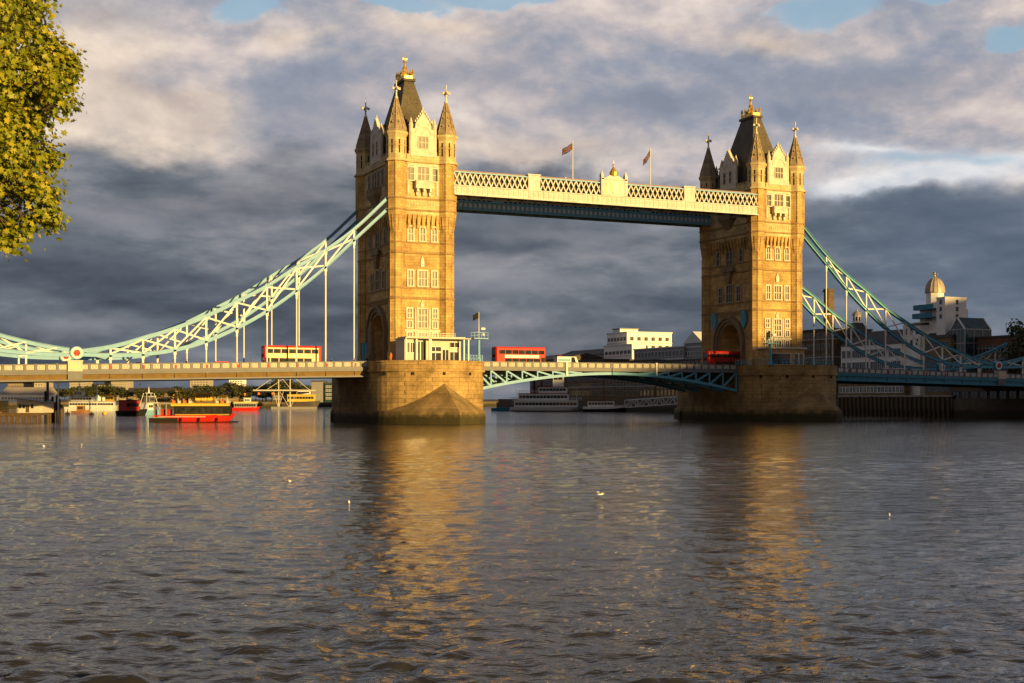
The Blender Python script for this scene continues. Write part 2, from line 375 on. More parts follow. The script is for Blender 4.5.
M['leaf'] = leaf_mat('plane_leaves', (0.08, 0.12, 0.008, 1), (0.25, 0.285, 0.016, 1), (0.50, 0.43, 0.035, 1), 0.42)
M['farleaf'] = leaf_mat('bank_leaves', (0.025, 0.035, 0.008, 1), (0.05, 0.06, 0.014, 1), (0.09, 0.085, 0.02, 1), 0.2)

# ------------------------------------------------------------------ water
def build_water():
    m = bpy.data.materials.new('river_water'); m.use_nodes = True; q = NT(m.node_tree); b = q.n['Principled BSDF']
    g = q.new('ShaderNodeNewGeometry').outputs['Position']
    p = q.sep(g)
    big = q.noise(g, 0.03, 3, 0.5)
    q.link(q.ramp(big, [(0.35, (0.020, 0.021, 0.022, 1)), (0.65, (0.031, 0.030, 0.029, 1))]), b.inputs['Base Color'])
    b.inputs['Roughness'].default_value = 0.055; b.inputs['IOR'].default_value = 1.33
    # wind ripples run across the view
    a = R(24); rx = q.math('ADD', q.math('MULTIPLY', p[0], math.cos(a)), q.math('MULTIPLY', p[1], -math.sin(a)))
    ry = q.math('ADD', q.math('MULTIPLY', p[0], math.sin(a)), q.math('MULTIPLY', p[1], math.cos(a)))
    v = q.comb(q.math('MULTIPLY', rx, 0.42), ry, 0.0)
    h = q.math('ADD', q.math('MULTIPLY', q.noise(v, 1.9, 4, 0.6, 0.4), 0.75), q.math('MULTIPLY', q.noise(v, 6.5, 3, 0.6, 0.3), 0.13))
    h = q.math('ADD', h, q.math('MULTIPLY', q.noise(v, 0.45, 2, 0.5), 0.9))
    calm = q.math('MULTIPLY_ADD', q.noise(v, 0.045, 4, 0.6, 0.8), 1.2, 0.15)
    bn = q.new('ShaderNodeBump'); bn.inputs['Distance'].default_value = 0.26
    q.link(q.math('MULTIPLY', calm, 0.58), bn.inputs['Strength'])
    q.link(h, bn.inputs['Height']); q.link(bn.outputs[0], b.inputs['Normal'])
    # real waves, finest where the water is near
    dd = [6.0]
    while dd[-1] < 260: dd.append(dd[-1]+0.075*(max(dd[-1], 18)/21)**1.2)
    while dd[-1] < 9000: dd.append(dd[-1]*1.06)
    dd = np.array(dd)
    core = np.linspace(-0.43, 0.43, 430); sl = 0.43*np.exp(np.linspace(0.12, 2.1, 14))
    k = np.concatenate([-sl[::-1], core, sl])
    D, K = np.meshgrid(dd, k, indexing='ij')
    X = CAM[0]+cs*K*D+sn*D; Y = CAM[1]-sn*K*D+cs*D
    Z = np.zeros_like(X); step = np.gradient(dd)[:, None]
    rng = np.random.RandomState(3)
    for i in range(84):
        lam = 0.22*(3.0/0.22)**rng.rand()**1.25; ang = math.pi/2-TH+rng.randn()*0.75
        kk = 2*math.pi/lam; amp = 0.0047*lam**0.60*(0.6+0.8*rng.rand())
        ph = rng.rand()*6.28
        w = np.clip((lam/step-2.2)/2.5, 0, 1)*np.clip(1.15-D/900, 0, 1)
        th = kk*(X*math.cos(ang)+Y*math.sin(ang))+ph
        Z += amp*w*(np.sin(th)+0.25*np.cos(2*th))
    # gusts: patches of livelier and calmer water
    gust = 0.75+0.4*np.sin(X*0.045+1.3*np.sin(Y*0.03))*np.sin(Y*0.055+0.8*np.sin(X*0.05))
    Z *= gust
    nr, nc = X.shape
    me = bpy.data.meshes.new('water')
    me.vertices.add(nr*nc); me.vertices.foreach_set('co', np.stack([X, Y, Z], -1).astype(np.float32).ravel())
    idx = np.arange(nr*nc).reshape(nr, nc)
    quads = np.stack([idx[:-1, :-1], idx[:-1, 1:], idx[1:, 1:], idx[1:, :-1]], -1).reshape(-1, 4)
    n = len(quads); me.loops.add(n*4); me.loops.foreach_set('vertex_index', quads.ravel().astype(np.int32))
    me.polygons.add(n); me.polygons.foreach_set('loop_start', (np.arange(n)*4).astype(np.int32)); me.polygons.foreach_set('loop_total', np.full(n, 4, np.int32))
    me.polygons.foreach_set('use_smooth', [True]*n)
    me.materials.append(m); me.update(); me.validate()
    tag(link('water', me), kind='structure')
build_water()

# ------------------------------------------------------------------ river banks
def bank(name, pts, ztop, mats):
    mb = MB(); mb.prism(pts, -3, ztop); n = len(pts)
    mb.m = [0]*n+[1, 1]
    tag(mb.build(name, mats), kind='structure')
BX = 165.0
bank('north_bank', [(-82.3, -700), (-82.3, 150), (-74, 300), (-62, 420), (-20, 468), (60, 478), (140, 470), (420, 560), (3500, 1500), (3500, 5000), (-5000, 5000), (-5000, -700)], 3.0, [M['quay'], M['soil']])
bank('south_bank', [(BX, -900), (4000, -900), (4000, 1300), (420, 430), (210, 370), (BX, 330)], 4.6, [M['quay'], M['soil']])

# ------------------------------------------------------------------ bridge towers
A2, B2 = 5.1, 9.53                      # half spacing of the turrets along and across the bridge
TX = (5.1, 87.4); TY = 9.53             # tower centres
XC = 46.25                              # middle of the bridge
DECK = 10.9                             # road level at the towers
SIDE = {'W': 0.0, 'N': -math.pi/2, 'E': math.pi, 'S': math.pi/2}
_win = {}
def window_meshes(w, h, nx, ny, arch=False, trim='trim', sur=0.27, out=0.2):
    key = (w, h, nx, ny, arch, trim, sur)
    if key in _win: return _win[key]
    mb = MB()
    if arch:
        na = 10; r = w/2; hs = h-r
        inner = [(-r, 0)]+[(-r*math.cos(t), hs+r*math.sin(t)) for t in np.linspace(0, math.pi, na)]+[(r, 0)]
        ro = r+sur
        outer = [(-ro, 0)]+[(-ro*math.cos(t), hs+ro*math.sin(t)) for t in np.linspace(0, math.pi, na)]+[(ro, 0)]
        for i in range(len(inner)-1):
            mb.wall([inner[i], outer[i], outer[i+1], inner[i+1]], -out, 0.05)
    else:
        mb.box(-w/2-sur, -w/2, -out, 0.05, 0, h); mb.box(w/2, w/2+sur, -out, 0.05, 0, h)
        mb.box(-w/2-sur, w/2+sur, -out-0.02, 0.05, h, h+sur)
    mb.box(-w/2-sur-0.05, w/2+sur+0.05, -out-0.1, 0.05, -0.2, 0)
    for i in range(1, nx):
        x = -w/2+w*i/nx; mb.box(x-0.09, x+0.09, -0.14, 0.03, 0, h*(0.97 if not arch else 0.9))
    for j in range(1, ny):
        z = h*j/ny; mb.box(-w/2, w/2, -0.13, 0.03, z-0.08, z+0.08)
    fr = mb.mesh('window', [M[trim]])
    pb = MB()
    if arch:
        r = w/2; hs = h-r
        pb.wall([(-r, 0)]+[(-r*math.cos(t), hs+r*math.sin(t)) for t in np.linspace(0, math.pi, 10)]+[(r, 0)], -0.025, 0.04)
    else: pb.box(-w/2, w/2, -0.025, 0.04, 0, h)
    _win[key] = (fr, pb.mesh('pane', [M['tglass']])); return _win[key]
def put_window(parent, side, u, D, z, w, h, nx=1, ny=2, arch=False, trim='trim', sur=0.27):
    fr, pn = window_meshes(w, h, nx, ny, arch, trim, sur)
    p = rotm(SIDE[side]) @ Vector((u, -D, z))
    f = link('window', fr, parent, p, SIDE[side]); link('pane', pn, f)
    return f

def tower(name_label):
    T = thing('bridge_tower', name_label, 'tower', (TX[0], TY, 0), 0, 'stone towers of the bridge')
    RL, RU = 1.5, 2.0
    WX, WY = A2+0.45, B2+0.45           # lower wall planes
    UX, UY = A2+0.85, B2+0.85           # upper wall planes above the corbels
    aw, ah0, az = 4.1, 16.8, DECK-0.6   # archway half width, springing height
    # lower storey with the road arch cut through it
    mb = MB()
    arch = [(aw*math.cos(t), ah0+aw*1.06*math.sin(t)) for t in np.linspace(0, math.pi, 17)]
    def spandrel(x0, x1, zt=24.0):
        n = len(arch)
        poly = [(WY, az), (WY, zt), (-WY, zt), (-WY, az), (-aw, az)]+arch[::-1]+[(aw, az)]
        vs = [(x0, y, z) for y, z in poly]+[(x1, y, z) for y, z in poly]; k = len(poly)
        mb.add(vs, [tuple(range(k)), tuple(range(k, 2*k))[::-1]]+[(i, k+i, k+(i+1) % k, (i+1) % k) for i in range(k)])
    spandrel(-WX, WX)
    mb.box(-WX, WX, -WY, WY, 24.0, 38.6)
    mb.build('lower_wall', M['stone'], T)
    mb = MB(); mb.box(-UX, UX, -UY, UY, 40.0, 50.2); mb.build('upper_wall', M['upper'], T)
    mb = MB(); mb.prism([(-WX,-WY),(WX,-WY),(WX,WY),(-WX,WY)], 38.6, 40.0, [(-UX,-UY),(UX,-UY),(UX,UY),(-UX,UY)]); 
    for s, D, Wd in (('W', WY, A2-2.2), ('E', WY, A2-2.2), ('N', WX, B2-2.2), ('S', WX, B2-2.2)):
        g = MB(rotm(SIDE[s])); n = 7 if s in 'WE' else 13
        for i in range(n):
            u = -Wd+2*Wd*i/(n-1)
            g.wall([(u-0.16, 38.1), (u+0.16, 38.1), (u+0.16, 40.0), (u-0.16, 40.0)], -D-0.55, -D)
            g.wall([(u-0.16, 37.3), (u+0.16, 37.3), (u+0.16, 38.1), (u-0.16, 38.1)], -D-0.28, -D)
        o = len(mb.v); mb.v += g.v; mb.f += [[i+o for i in f] for f in g.f]; mb.m += g.m
    mb.build('corbel_table', M['stone'], T)
    # turrets
    for sx in (-1, 1):
        for sy in (-1, 1):
            x, y = sx*A2, sy*B2
            mb = MB(); mb.ngon(x, y, RL+0.25, DECK-0.6, RL+0.2, 13.6); mb.ngon(x, y, RL, 13.6, RL, 36.8); mb.ngon(x, y, RL, 36.8, RU, 40.0); mb.ngon(x, y, RU, 40.0, RU, 50.2)
            tu = mb.build('turret', M['stone'], T)
            mb = MB(); mb.ngon(x, y, RU-0.06, 50.2, RU-0.06, 55.0)
            mb.ngon(x, y, RU-0.02, 52.9, RU+0.06, 53.05); mb.ngon(x, y, RU-0.04, 54.6, RU+0.28, 55.25); mb.ngon(x, y, RU+0.28, 55.25, RU+0.28, 55.55)
            mb.build('drum', M['upper'], tu)
            mb = MB()
            for k in range(8):
                a = k*math.pi/4; r0 = (RU-0.06)*math.cos(math.pi/8)
                c = Matrix.Translation((x, y, 0)) @ rotm(a)
                mb.M = c; mb.box(r0-0.03, r0+0.035, -0.13, 0.13, 51.4, 54.0)
            mb.M = None; mb.build('slit_window', M['black'], tu)
            mb = MB()
            for k in range(8):
                a = k*math.pi/4; c = Matrix.Translation((x, y, 0)) @ rotm(a); mb.M = c
                r0 = RL*math.cos(math.pi/8)
                mb.add([(r0+0.02, -0.12, 36.4), (r0+0.02, 0.12, 36.4), (r0+0.55, -0.10, 39.7), (r0+0.55, 0.10, 39.7), (r0+0.30, -0.1, 39.85), (r0+0.30, 0.1, 39.85)], [(0,1,3,2),(2,3,5,4),(0,2,4),(1,5,3),(0,4,5,1)])
                mb.M = Matrix.Translation((x, y, 0)) @ rotm(a+math.pi/8)
                mb.box(RU-0.1, RU+0.07, -0.09, 0.09, 43.1, 50.0); mb.box(RL-0.1, RL+0.06, -0.08, 0.08, 13.7, 36.6)
            mb.M = None; mb.build('turret_rib', M['stone'], tu)
            mb = MB(); mb.ngon(x, y, RU+0.2, 55.55, RU-0.1, 56.2); mb.ngon(x, y, RU-0.1, 56.2, 0.28, 62.0)
            for k in range(8):
                a = k*math.pi/4; mb.bar((x+(RU-0.02)*math.cos(a+math.pi/8), y+(RU-0.02)*math.sin(a+math.pi/8), 56.1), (x+0.28*math.cos(a+math.pi/8), y+0.28*math.sin(a+math.pi/8), 62.0), 0.12, 0.12)
                for zz, rr in ((57.2, 1.62), (58.8, 1.12), (60.2, 0.72)):
                    mb.box(x+rr*math.cos(a)-0.09, x+rr*math.cos(a)+0.09, y+rr*math.sin(a)-0.09, y+rr*math.sin(a)+0.09, zz, zz+0.35)
            sp = mb.build('spire', M['spire'], tu)
            mb = MB(); mb.lathe([(0.28, 62.0), (0.42, 62.2), (0.2, 62.5), (0.16, 63.3), (0.3, 63.5), (0.12, 63.7), (0.12, 65.2), (0.2, 65.4), (0.02, 65.6)], x, y, 8)
            mb.box(x-0.62, x+0.62, y-0.13, y+0.13, 63.8, 64.1); mb.box(x-0.13, x+0.13, y-0.62, y+0.62, 63.81, 64.11)
            for dx, dy in ((0.66, 0), (-0.66, 0), (0, 0.66), (0, -0.66)): mb.ngon(x+dx, y+dy, 0.2, 63.72, 0.2, 64.2, 6)
            mb.build('finial', M['trim'], tu)
    # string courses
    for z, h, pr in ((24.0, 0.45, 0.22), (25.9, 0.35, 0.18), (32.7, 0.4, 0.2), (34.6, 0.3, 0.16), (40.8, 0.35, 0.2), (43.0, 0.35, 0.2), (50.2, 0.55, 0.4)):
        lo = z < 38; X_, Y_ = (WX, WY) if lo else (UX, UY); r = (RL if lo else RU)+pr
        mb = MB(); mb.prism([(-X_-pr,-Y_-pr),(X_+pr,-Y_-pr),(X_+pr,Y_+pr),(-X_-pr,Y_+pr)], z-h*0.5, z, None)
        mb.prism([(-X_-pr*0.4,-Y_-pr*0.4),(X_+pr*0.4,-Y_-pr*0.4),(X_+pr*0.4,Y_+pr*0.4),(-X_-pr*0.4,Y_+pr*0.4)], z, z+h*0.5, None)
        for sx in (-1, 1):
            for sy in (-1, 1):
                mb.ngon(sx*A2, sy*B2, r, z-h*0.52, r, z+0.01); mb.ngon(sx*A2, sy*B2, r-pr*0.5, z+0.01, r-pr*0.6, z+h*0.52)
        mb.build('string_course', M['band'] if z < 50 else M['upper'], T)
    # carved frieze, parapets, gables and windows on each side
    for s in 'WNES':
        we = s in 'WE'
        Dl, Du = (WY, UY) if we else (WX, UX)
        half = (A2 if we else B2)-2.0
        m = rotm(SIDE[s])
        mb = MB(m); n = int(half*2/0.55)
        mb.box(-half, half, -Du-0.05, -Du+0.02, 41.3, 42.5)
        for i in range(n):
            u = -half+(i+0.5)*2*half/n; mb.box(u-0.17, u+0.17, -Du-0.13, -Du, 41.5, 42.3)
        mb.build('frieze', M['upper'], T)
        mb = MB(m); mb.box(-half-0.2, half+0.2, -Du-0.12, -Du+0.35, 50.45, 51.5)
        n = int(half*2/0.95)
        for i in range(n):
            u = -half+(i+0.5)*2*half/n
            if abs(u) > 2.5: mb.box(u-0.27, u+0.27, -Du-0.12, -Du+0.35, 51.5, 52.1)
        mb.build('parapet', M['upper'], T)
        gw = 2.5 if we else 2.9
        mb = MB(m)
        mb.wall([(-gw, 51.2), (gw, 51.2), (gw, 56.4), (gw*0.66, 56.4), (gw*0.62, 57.4), (0, 59.7), (-gw*0.62, 57.4), (-gw*0.66, 56.4), (-gw, 56.4)], -Du-0.22, -Du+0.5)
        mb.wall([(-gw+0.5, 51.2), (gw-0.5, 51.2), (gw-0.5, 56.2), (0, 58.9), (-gw+0.5, 56.2)], -Du+0.5, -Du+5.0, 1)
        for sx in (-1, 1):
            c = m @ Vector((sx*(gw-0.1), -Du+0.1, 0))
            mb.M = None; mb.ngon(c.x, c.y, 0.42, 51.0, 0.42, 57.0); mb.ngon(c.x, c.y, 0.5, 57.0, 0.04, 58.6); mb.M = m
        for k in range(5):
            for sx in (-1, 1): mb.box(sx*(0.3+k*0.32)-0.12, sx*(0.3+k*0.32)+0.12, -Du-0.28, -Du+0.3, 59.55-k*0.47, 59.95-k*0.47)
        mb.ngon(*(m @ Vector((0, -Du+0.1, 0))).xy, 0.25, 59.5, 0.06, 60.6) if False else None
        c = m @ Vector((0, -Du+0.1, 0)); mb.M = None; mb.ngon(c.x, c.y, 0.24, 59.4, 0.05, 60.7, 6); mb.M = m
        g = mb.build('gable', [M['trim'], M['slate']], T)
        # gable window: one mesh, two materials (a sub-part)
        def gwin(u, w, h, z, nx, ny):
            b = MB(m); D = Du+0.22
            b.box(u-w/2, u+w/2, -D-0.02, -D+0.05, z, z+h, 1)
            for i in range(nx+1): x = u-w/2+w*i/nx; b.box(x-0.07, x+0.07, -D-0.12, -D+0.05, z-0.05, z+h+0.05)
            for j in range(ny+1): zz = z+h*j/ny; b.box(u-w/2-0.06, u+w/2+0.06, -D-0.11, -D+0.04, zz-0.06, zz+0.06)
            b.build('gable_window', [M['trim'], M['tglass']], g)
        if we: gwin(0, 2.1, 2.4, 52.6, 3, 2)
        else: gwin(-1.15, 1.1, 2.6, 52.6, 1, 2); gwin(1.15, 1.1, 2.6, 52.6, 1, 2)
        # blind tracery arch over the gable window
        b = MB(m); 
        for t0 in np.linspace(0.15, math.pi-0.15, 9)[:-1]:
            t1 = t0+(math.pi-0.3)/8
            b.wall([(1.5*math.cos(t0), 55.3+1.5*math.sin(t0)), (1.75*math.cos(t0), 55.3+1.75*math.sin(t0)), (1.75*math.cos(t1), 55.3+1.75*math.sin(t1)), (1.5*math.cos(t1), 55.3+1.5*math.sin(t1))], -Du-0.34, -Du-0.2)
        b.build('tracery_arch', M['trim'], g)
        if we:
            # stage under the parapet: stone screen with oriel balcony
            b = MB(m)
            for u in (-3.0, 2.9): b.box(u-0.2, u+0.2, -Du-0.2, -Du+0.02, 43.8, 49.6)
            b.box(-3.2, 3.1, -Du-0.22, -Du+0.02, 49.3, 49.65)
            for u in (-1.65, 1.6): b.box(u-0.28, u+0.28, -Du-0.24, -Du+0.02, 46.6, 49.3)
            b.build('window_screen', M['trim'], T)
            put_window(T, s, -2.35, Du, 46.5, 0.75, 2.4, 1, 2); put_window(T, s, 2.3, Du, 46.5, 0.75, 2.4, 1, 2)
            put_window(T, s, 0, Du, 46.4, 2.2, 2.7, 3, 2)
            b = MB(m)
            b.box(-1.75, 1.75, -Du-1.15, -Du+0.02, 44.9, 45.15); b.box(-1.75, 1.75, -Du-1.15, -Du-0.95, 45.15, 46.4)
            for sx in (-1, 1): b.box(sx*1.65-0.1, sx*1.65+0.1, -Du-0.95, -Du, 45.15, 46.4)
            b.box(-1.85, 1.85, -Du-1.25, -Du-0.9, 46.25, 46.42)
            for u in (-1.2, -0.4, 0.4, 1.2): b.box(u-0.22, u+0.22, -Du-1.2, -Du-1.14, 45.35, 46.05)
            for u in (-1.3, 0, 1.3):
                b.wall([(u-0.2, 44.3), (u+0.2, 44.3), (u+0.2, 44.9), (u-0.2, 44.9)], -Du-0.95, -Du+0.02); b.wall([(u-0.2, 43.6), (u+0.2, 43.6), (u+0.2, 44.3), (u-0.2, 44.3)], -Du-0.5, -Du+0.02)
            b.build('balcony', M['trim'], T)
            for u in (-2.35, 0.05, 2.45): put_window(T, s, u, Dl, 34.95, 0.95, 2.7, 2, 2, True)
            put_window(T, s, -2.4, Dl, 26.3, 0.95, 2.9, 2, 2); put_window(T, s, 0.05, Dl, 26.3, 1.7, 2.9, 3, 2); put_window(T, s, 2.5, Dl, 26.3, 0.95, 2.9, 2, 2)
            b = MB(m); b.wall([(-0.35, 30.0), (0.35, 30.0), (0.4, 31.0), (0, 32.2), (-0.4, 31.0)], -Dl-0.22, -Dl+0.02); b.build('niche', M['trim'], T); b = MB(m); b.wall([(-0.35, 22.2), (0.35, 22.2), (0.4, 22.8), (0, 23.7), (-0.4, 22.8)], -Dl-0.22, -Dl+0.02)
            b.build('niche', M['trim'], T)
            for u in (-2.6, 2.6):
                put_window(T, s, u, Dl, 20.2, 0.85, 1.7, 2, 2); put_window(T, s, u, Dl, 18.3, 0.85, 1.2, 2, 1); put_window(T, s, u, Dl, 15.8, 0.85, 1.5, 2, 1)
            put_window(T, s, 0.05, Dl, 18.3, 1.7, 3.6, 3, 3); put_window(T, s, 0.05, Dl, 15.8, 1.7, 1.5, 3, 1)
            b = MB(m); b.box(-3.6, 3.6, -Dl-0.24, -Dl+0.02, 17.5, 17.95)
            for u in (-1.4, 1.5): b.box(u-0.16, u+0.16, -Dl-0.22, -Dl+0.02, 15.2, 22.0)
            b.build('window_screen', M['trim'], T)
        else:
            # road side: oriel, tall arched window, balcony, triple window, frieze and arch ring
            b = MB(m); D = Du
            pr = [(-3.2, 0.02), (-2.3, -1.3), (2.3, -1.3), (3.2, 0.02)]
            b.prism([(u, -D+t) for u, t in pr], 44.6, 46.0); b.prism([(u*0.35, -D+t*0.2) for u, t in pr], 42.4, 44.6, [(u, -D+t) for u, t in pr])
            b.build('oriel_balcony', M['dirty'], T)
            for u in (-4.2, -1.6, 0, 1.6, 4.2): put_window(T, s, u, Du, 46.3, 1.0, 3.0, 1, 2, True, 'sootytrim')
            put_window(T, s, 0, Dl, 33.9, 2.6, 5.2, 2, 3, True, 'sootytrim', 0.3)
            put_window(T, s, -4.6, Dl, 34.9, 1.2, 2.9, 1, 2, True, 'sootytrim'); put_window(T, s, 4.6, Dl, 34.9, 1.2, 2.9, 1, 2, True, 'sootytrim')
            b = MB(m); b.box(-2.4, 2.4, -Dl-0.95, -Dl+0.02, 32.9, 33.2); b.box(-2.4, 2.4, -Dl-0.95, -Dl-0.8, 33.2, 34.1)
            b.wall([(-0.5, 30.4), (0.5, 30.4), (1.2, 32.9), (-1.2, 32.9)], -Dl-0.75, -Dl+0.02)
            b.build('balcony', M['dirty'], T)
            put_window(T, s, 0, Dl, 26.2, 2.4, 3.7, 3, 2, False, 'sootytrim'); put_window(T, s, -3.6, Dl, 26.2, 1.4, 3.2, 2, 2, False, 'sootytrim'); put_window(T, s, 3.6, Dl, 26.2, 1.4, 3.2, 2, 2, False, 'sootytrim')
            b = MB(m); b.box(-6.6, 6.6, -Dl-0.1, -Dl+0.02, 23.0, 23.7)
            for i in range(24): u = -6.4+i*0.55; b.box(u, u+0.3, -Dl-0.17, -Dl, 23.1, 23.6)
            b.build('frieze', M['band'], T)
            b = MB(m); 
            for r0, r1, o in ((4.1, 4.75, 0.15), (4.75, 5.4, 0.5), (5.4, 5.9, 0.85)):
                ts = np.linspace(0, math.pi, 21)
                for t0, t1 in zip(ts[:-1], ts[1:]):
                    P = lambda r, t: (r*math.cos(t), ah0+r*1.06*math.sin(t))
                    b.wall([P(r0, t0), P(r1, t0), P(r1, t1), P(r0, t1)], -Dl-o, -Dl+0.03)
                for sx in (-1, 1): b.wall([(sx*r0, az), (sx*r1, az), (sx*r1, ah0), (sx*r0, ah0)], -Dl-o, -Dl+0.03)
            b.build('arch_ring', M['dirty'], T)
    # steep roof with its crest
    mb = MB()
    st = [(50.4, 4.9, 8.6), (53.5, 4.2, 7.2), (57.5, 3.35, 5.6), (67.4, 0.95, 2.5)]
    for (z0, x0, y0), (z1, x1, y1) in zip(st[:-1], st[1:]):
        mb.prism([(-x0,-y0),(x0,-y0),(x0,y0),(-x0,y0)], z0, z1, [(-x1,-y1),(x1,-y1),(x1,y1),(-x1,y1)])
    mb.box(-1.25, 1.25, -2.85, 2.85, 67.4, 67.9)
    for u in (-1, 1): mb.box(u*1.5-0.25, u*1.5+0.25, -2.9, -2.3, 64.3, 64.9) if False else None
    rf = mb.build('roof', M['slate'], T)
    mb = MB()
    for x in (-1.0, 1.0): mb.box(x-0.06, x+0.06, -2.2, 2.2, 67.9, 68.6)
    for y in (-2.2, 2.2): mb.box(-1.0, 1.0, y-0.06, y+0.06, 67.9, 68.6)
    for x in (-0.95, 0.95):
        for y in (-2.1, -0.7, 0.7, 2.1): mb.ngon(x, y, 0.26, 67.9, 0.22, 69.2, 6); mb.ngon(x, y, 0.36, 69.2, 0.04, 70.1, 6)
    mb.prism([(-1.0,-2.0),(1.0,-2.0),(1.0,2.0),(-1.0,2.0)], 67.9, 69.0, [(-0.7,-1.3),(0.7,-1.3),(0.7,1.3),(-0.7,1.3)]); mb.ngon(0, 0, 1.0, 69.0, 0.3, 70.4); mb.build('crest', M['gold'], rf)
    mb = MB(); mb.lathe([(0.35, 70.2), (0.55, 70.5), (0.25, 70.8), (0.2, 71.5), (0.34, 71.8), (0.16, 72.0), (0.2, 72.5), (0.1, 72.8), (0.03, 73.4)], 0, 0, 8); mb.box(-0.4, 0.4, -0.1, 0.1, 72.2, 72.5); mb.build('finial', M['gold'], rf)
    return T
T1 = tower('stone gothic tower nearer the viewer, above the sunlit pier and glazed pavilion')
T2 = copy_tree(T1); T2.location.x = TX[1]
T2['label'] = 'stone gothic tower farther off, whose base and pier lie in shade beside the red bus'
for sy in (-1, 1):                       # painted shields either side of the inner road arch
    mb = MB(rotm(SIDE['N'])); u0 = sy*5.9; D = A2+0.45
    mb.wall([(u0-1.0, 23.4), (u0-1.0, 21.4), (u0, 20.0), (u0+1.0, 21.4), (u0+1.0, 23.4)], -D-0.5, -D+0.02)
    mb.wall([(u0-0.7, 23.4), (u0+0.7, 23.4), (u0+0.5, 24.1), (u0, 23.8), (u0-0.5, 24.1)], -D-0.6, -D-0.1)
    for k in (-0.45, 0.45): mb.wall([(u0+k-0.12, 21.3), (u0+k+0.12, 21.3), (u0+k+0.12, 23.2), (u0+k-0.12, 23.2)], -D-0.56, -D-0.48)
    mb.build('shield', M['teal'], T2)

# ------------------------------------------------------------------ river piers
def ogive(hw, y0, yt, n=14):
    """half outline of a rounded nose: from (-hw,y0) round the tip (0,yt) to (hw,y0)"""
    o = []
    for i in range(n+1):
        t = i/n; o.append((-hw*math.cos(t*math.pi/2)**0.75, y0+(yt-y0)*math.sin(t*math.pi/2)))
    return o+[(-x, y) for x, y in o[-2::-1]]
def pier(label):
    P = thing('bridge_pier', label, 'pier', (TX[0], TY, 0), 0, 'granite river piers of the bridge')
    hw = 11.05
    nose = [(-hw*math.cos(t), -12.5-9.2*math.sin(t)) for t in np.linspace(0, math.pi, 25)]
    nose = [(x, y) for x, y in nose]
    plan = nose+[(-x, -y) for x, y in nose]
    def sc(pl, k): return [(x*(1+k/hw), y*(1+k/20)) for x, y in pl]
    mb = MB(); mb.prism(plan, -2.5, 9.7); mb.build('pier_body', M['pier'], P)
    mb = MB(); mb.prism(sc(plan, 0.28), 9.7, 10.05); mb.prism(sc(plan, 0.08), 10.05, 11.45)
    mb.prism(sc(plan, 0.22), 11.45, 11.75); mb.build('pier_parapet', M['pier'], P)
    for sg in (1, -1):
        tip = -29.5
        og = []
        for t in np.linspace(0, 1, 13): og.append((-(hw+0.25)*(1-t**1.7), -13.0+(tip+13.0)*t))
        og = og+[(-x, y) for x, y in og[-2::-1]]
        base = [(x*sg, y*sg) for x, y in og]
        mb = MB(); mb.prism(base, -2.5, 2.0, None); mb.prism([(x*0.985, y*0.995) for x, y in base], 2.0, 2.35)
        n = len(base); apex = (0, -21.2*sg, 7.8)
        # shoulder: a faceted half-cone from the plinth up to the apex on the nose
        vs = [(x*0.97, y*0.99, 2.35) for x, y in base]+[apex, (-hw*0.9*sg, -14*sg, 2.35), (hw*0.9*sg, -14*sg, 2.35)]
        fs = [(i, i+1, n) for i in range(n-1)]+[(0, n, n-1)]
        mb.add(vs, fs); mb.build('cutwater', M['cutw'], P)
    for a in np.linspace(0.5, math.pi-0.5, 5):
        x, y = -hw*math.cos(a), -12.5-9.2*math.sin(a)
        mb = MB(); mb.box(x-0.25, x+0.25, y-0.12, y+0.3, 9.0, 9.55); mb.build('drain_hole', M['black'], P)
    return P
P1 = pier('sunlit granite pier with pointed cutwater under the nearer tower')
P2 = copy_tree(P1); P2.location.x = TX[1]+0.75; P2['label'] = 'shaded granite pier with pointed cutwater under the farther tower'

# ------------------------------------------------------------------ decks
def deck_z(X):
    """height of the parapet top along the bridge"""
    a = abs(X-XC)
    return 12.0 if a < 40 else 12.0-0.0205*(a-40)
YN, YF = -0.9, TY*2+0.9                 # near and far edges of the deck
def strip(mb, X0, X1, y0, y1, dz0, dz1, mi=0, n=6):
    xs = np.linspace(X0, X1, n+1)
    for a, b in zip(xs[:-1], xs[1:]):
        vs = [(x, y, deck_z(x)+dz) for x in (a, b) for y in (y0, y1) for dz in (dz0, dz1)]
        f = [(0,1,3,2), (4,6,7,5), (0,4,5,1), (2,3,7,6), (0,2,6,4), (1,5,7,3)]
        if a > xs[0]: f = f[1:]
        mb.add(vs, f, mi)
HANG = [8.4+5.53*k for k in range(9)]    # hanger distances from the inner reference, mirrored below
NORTH_X = [-8.4-5.53*k for k in range(9)]
def mirx(x): return 2*XC-x
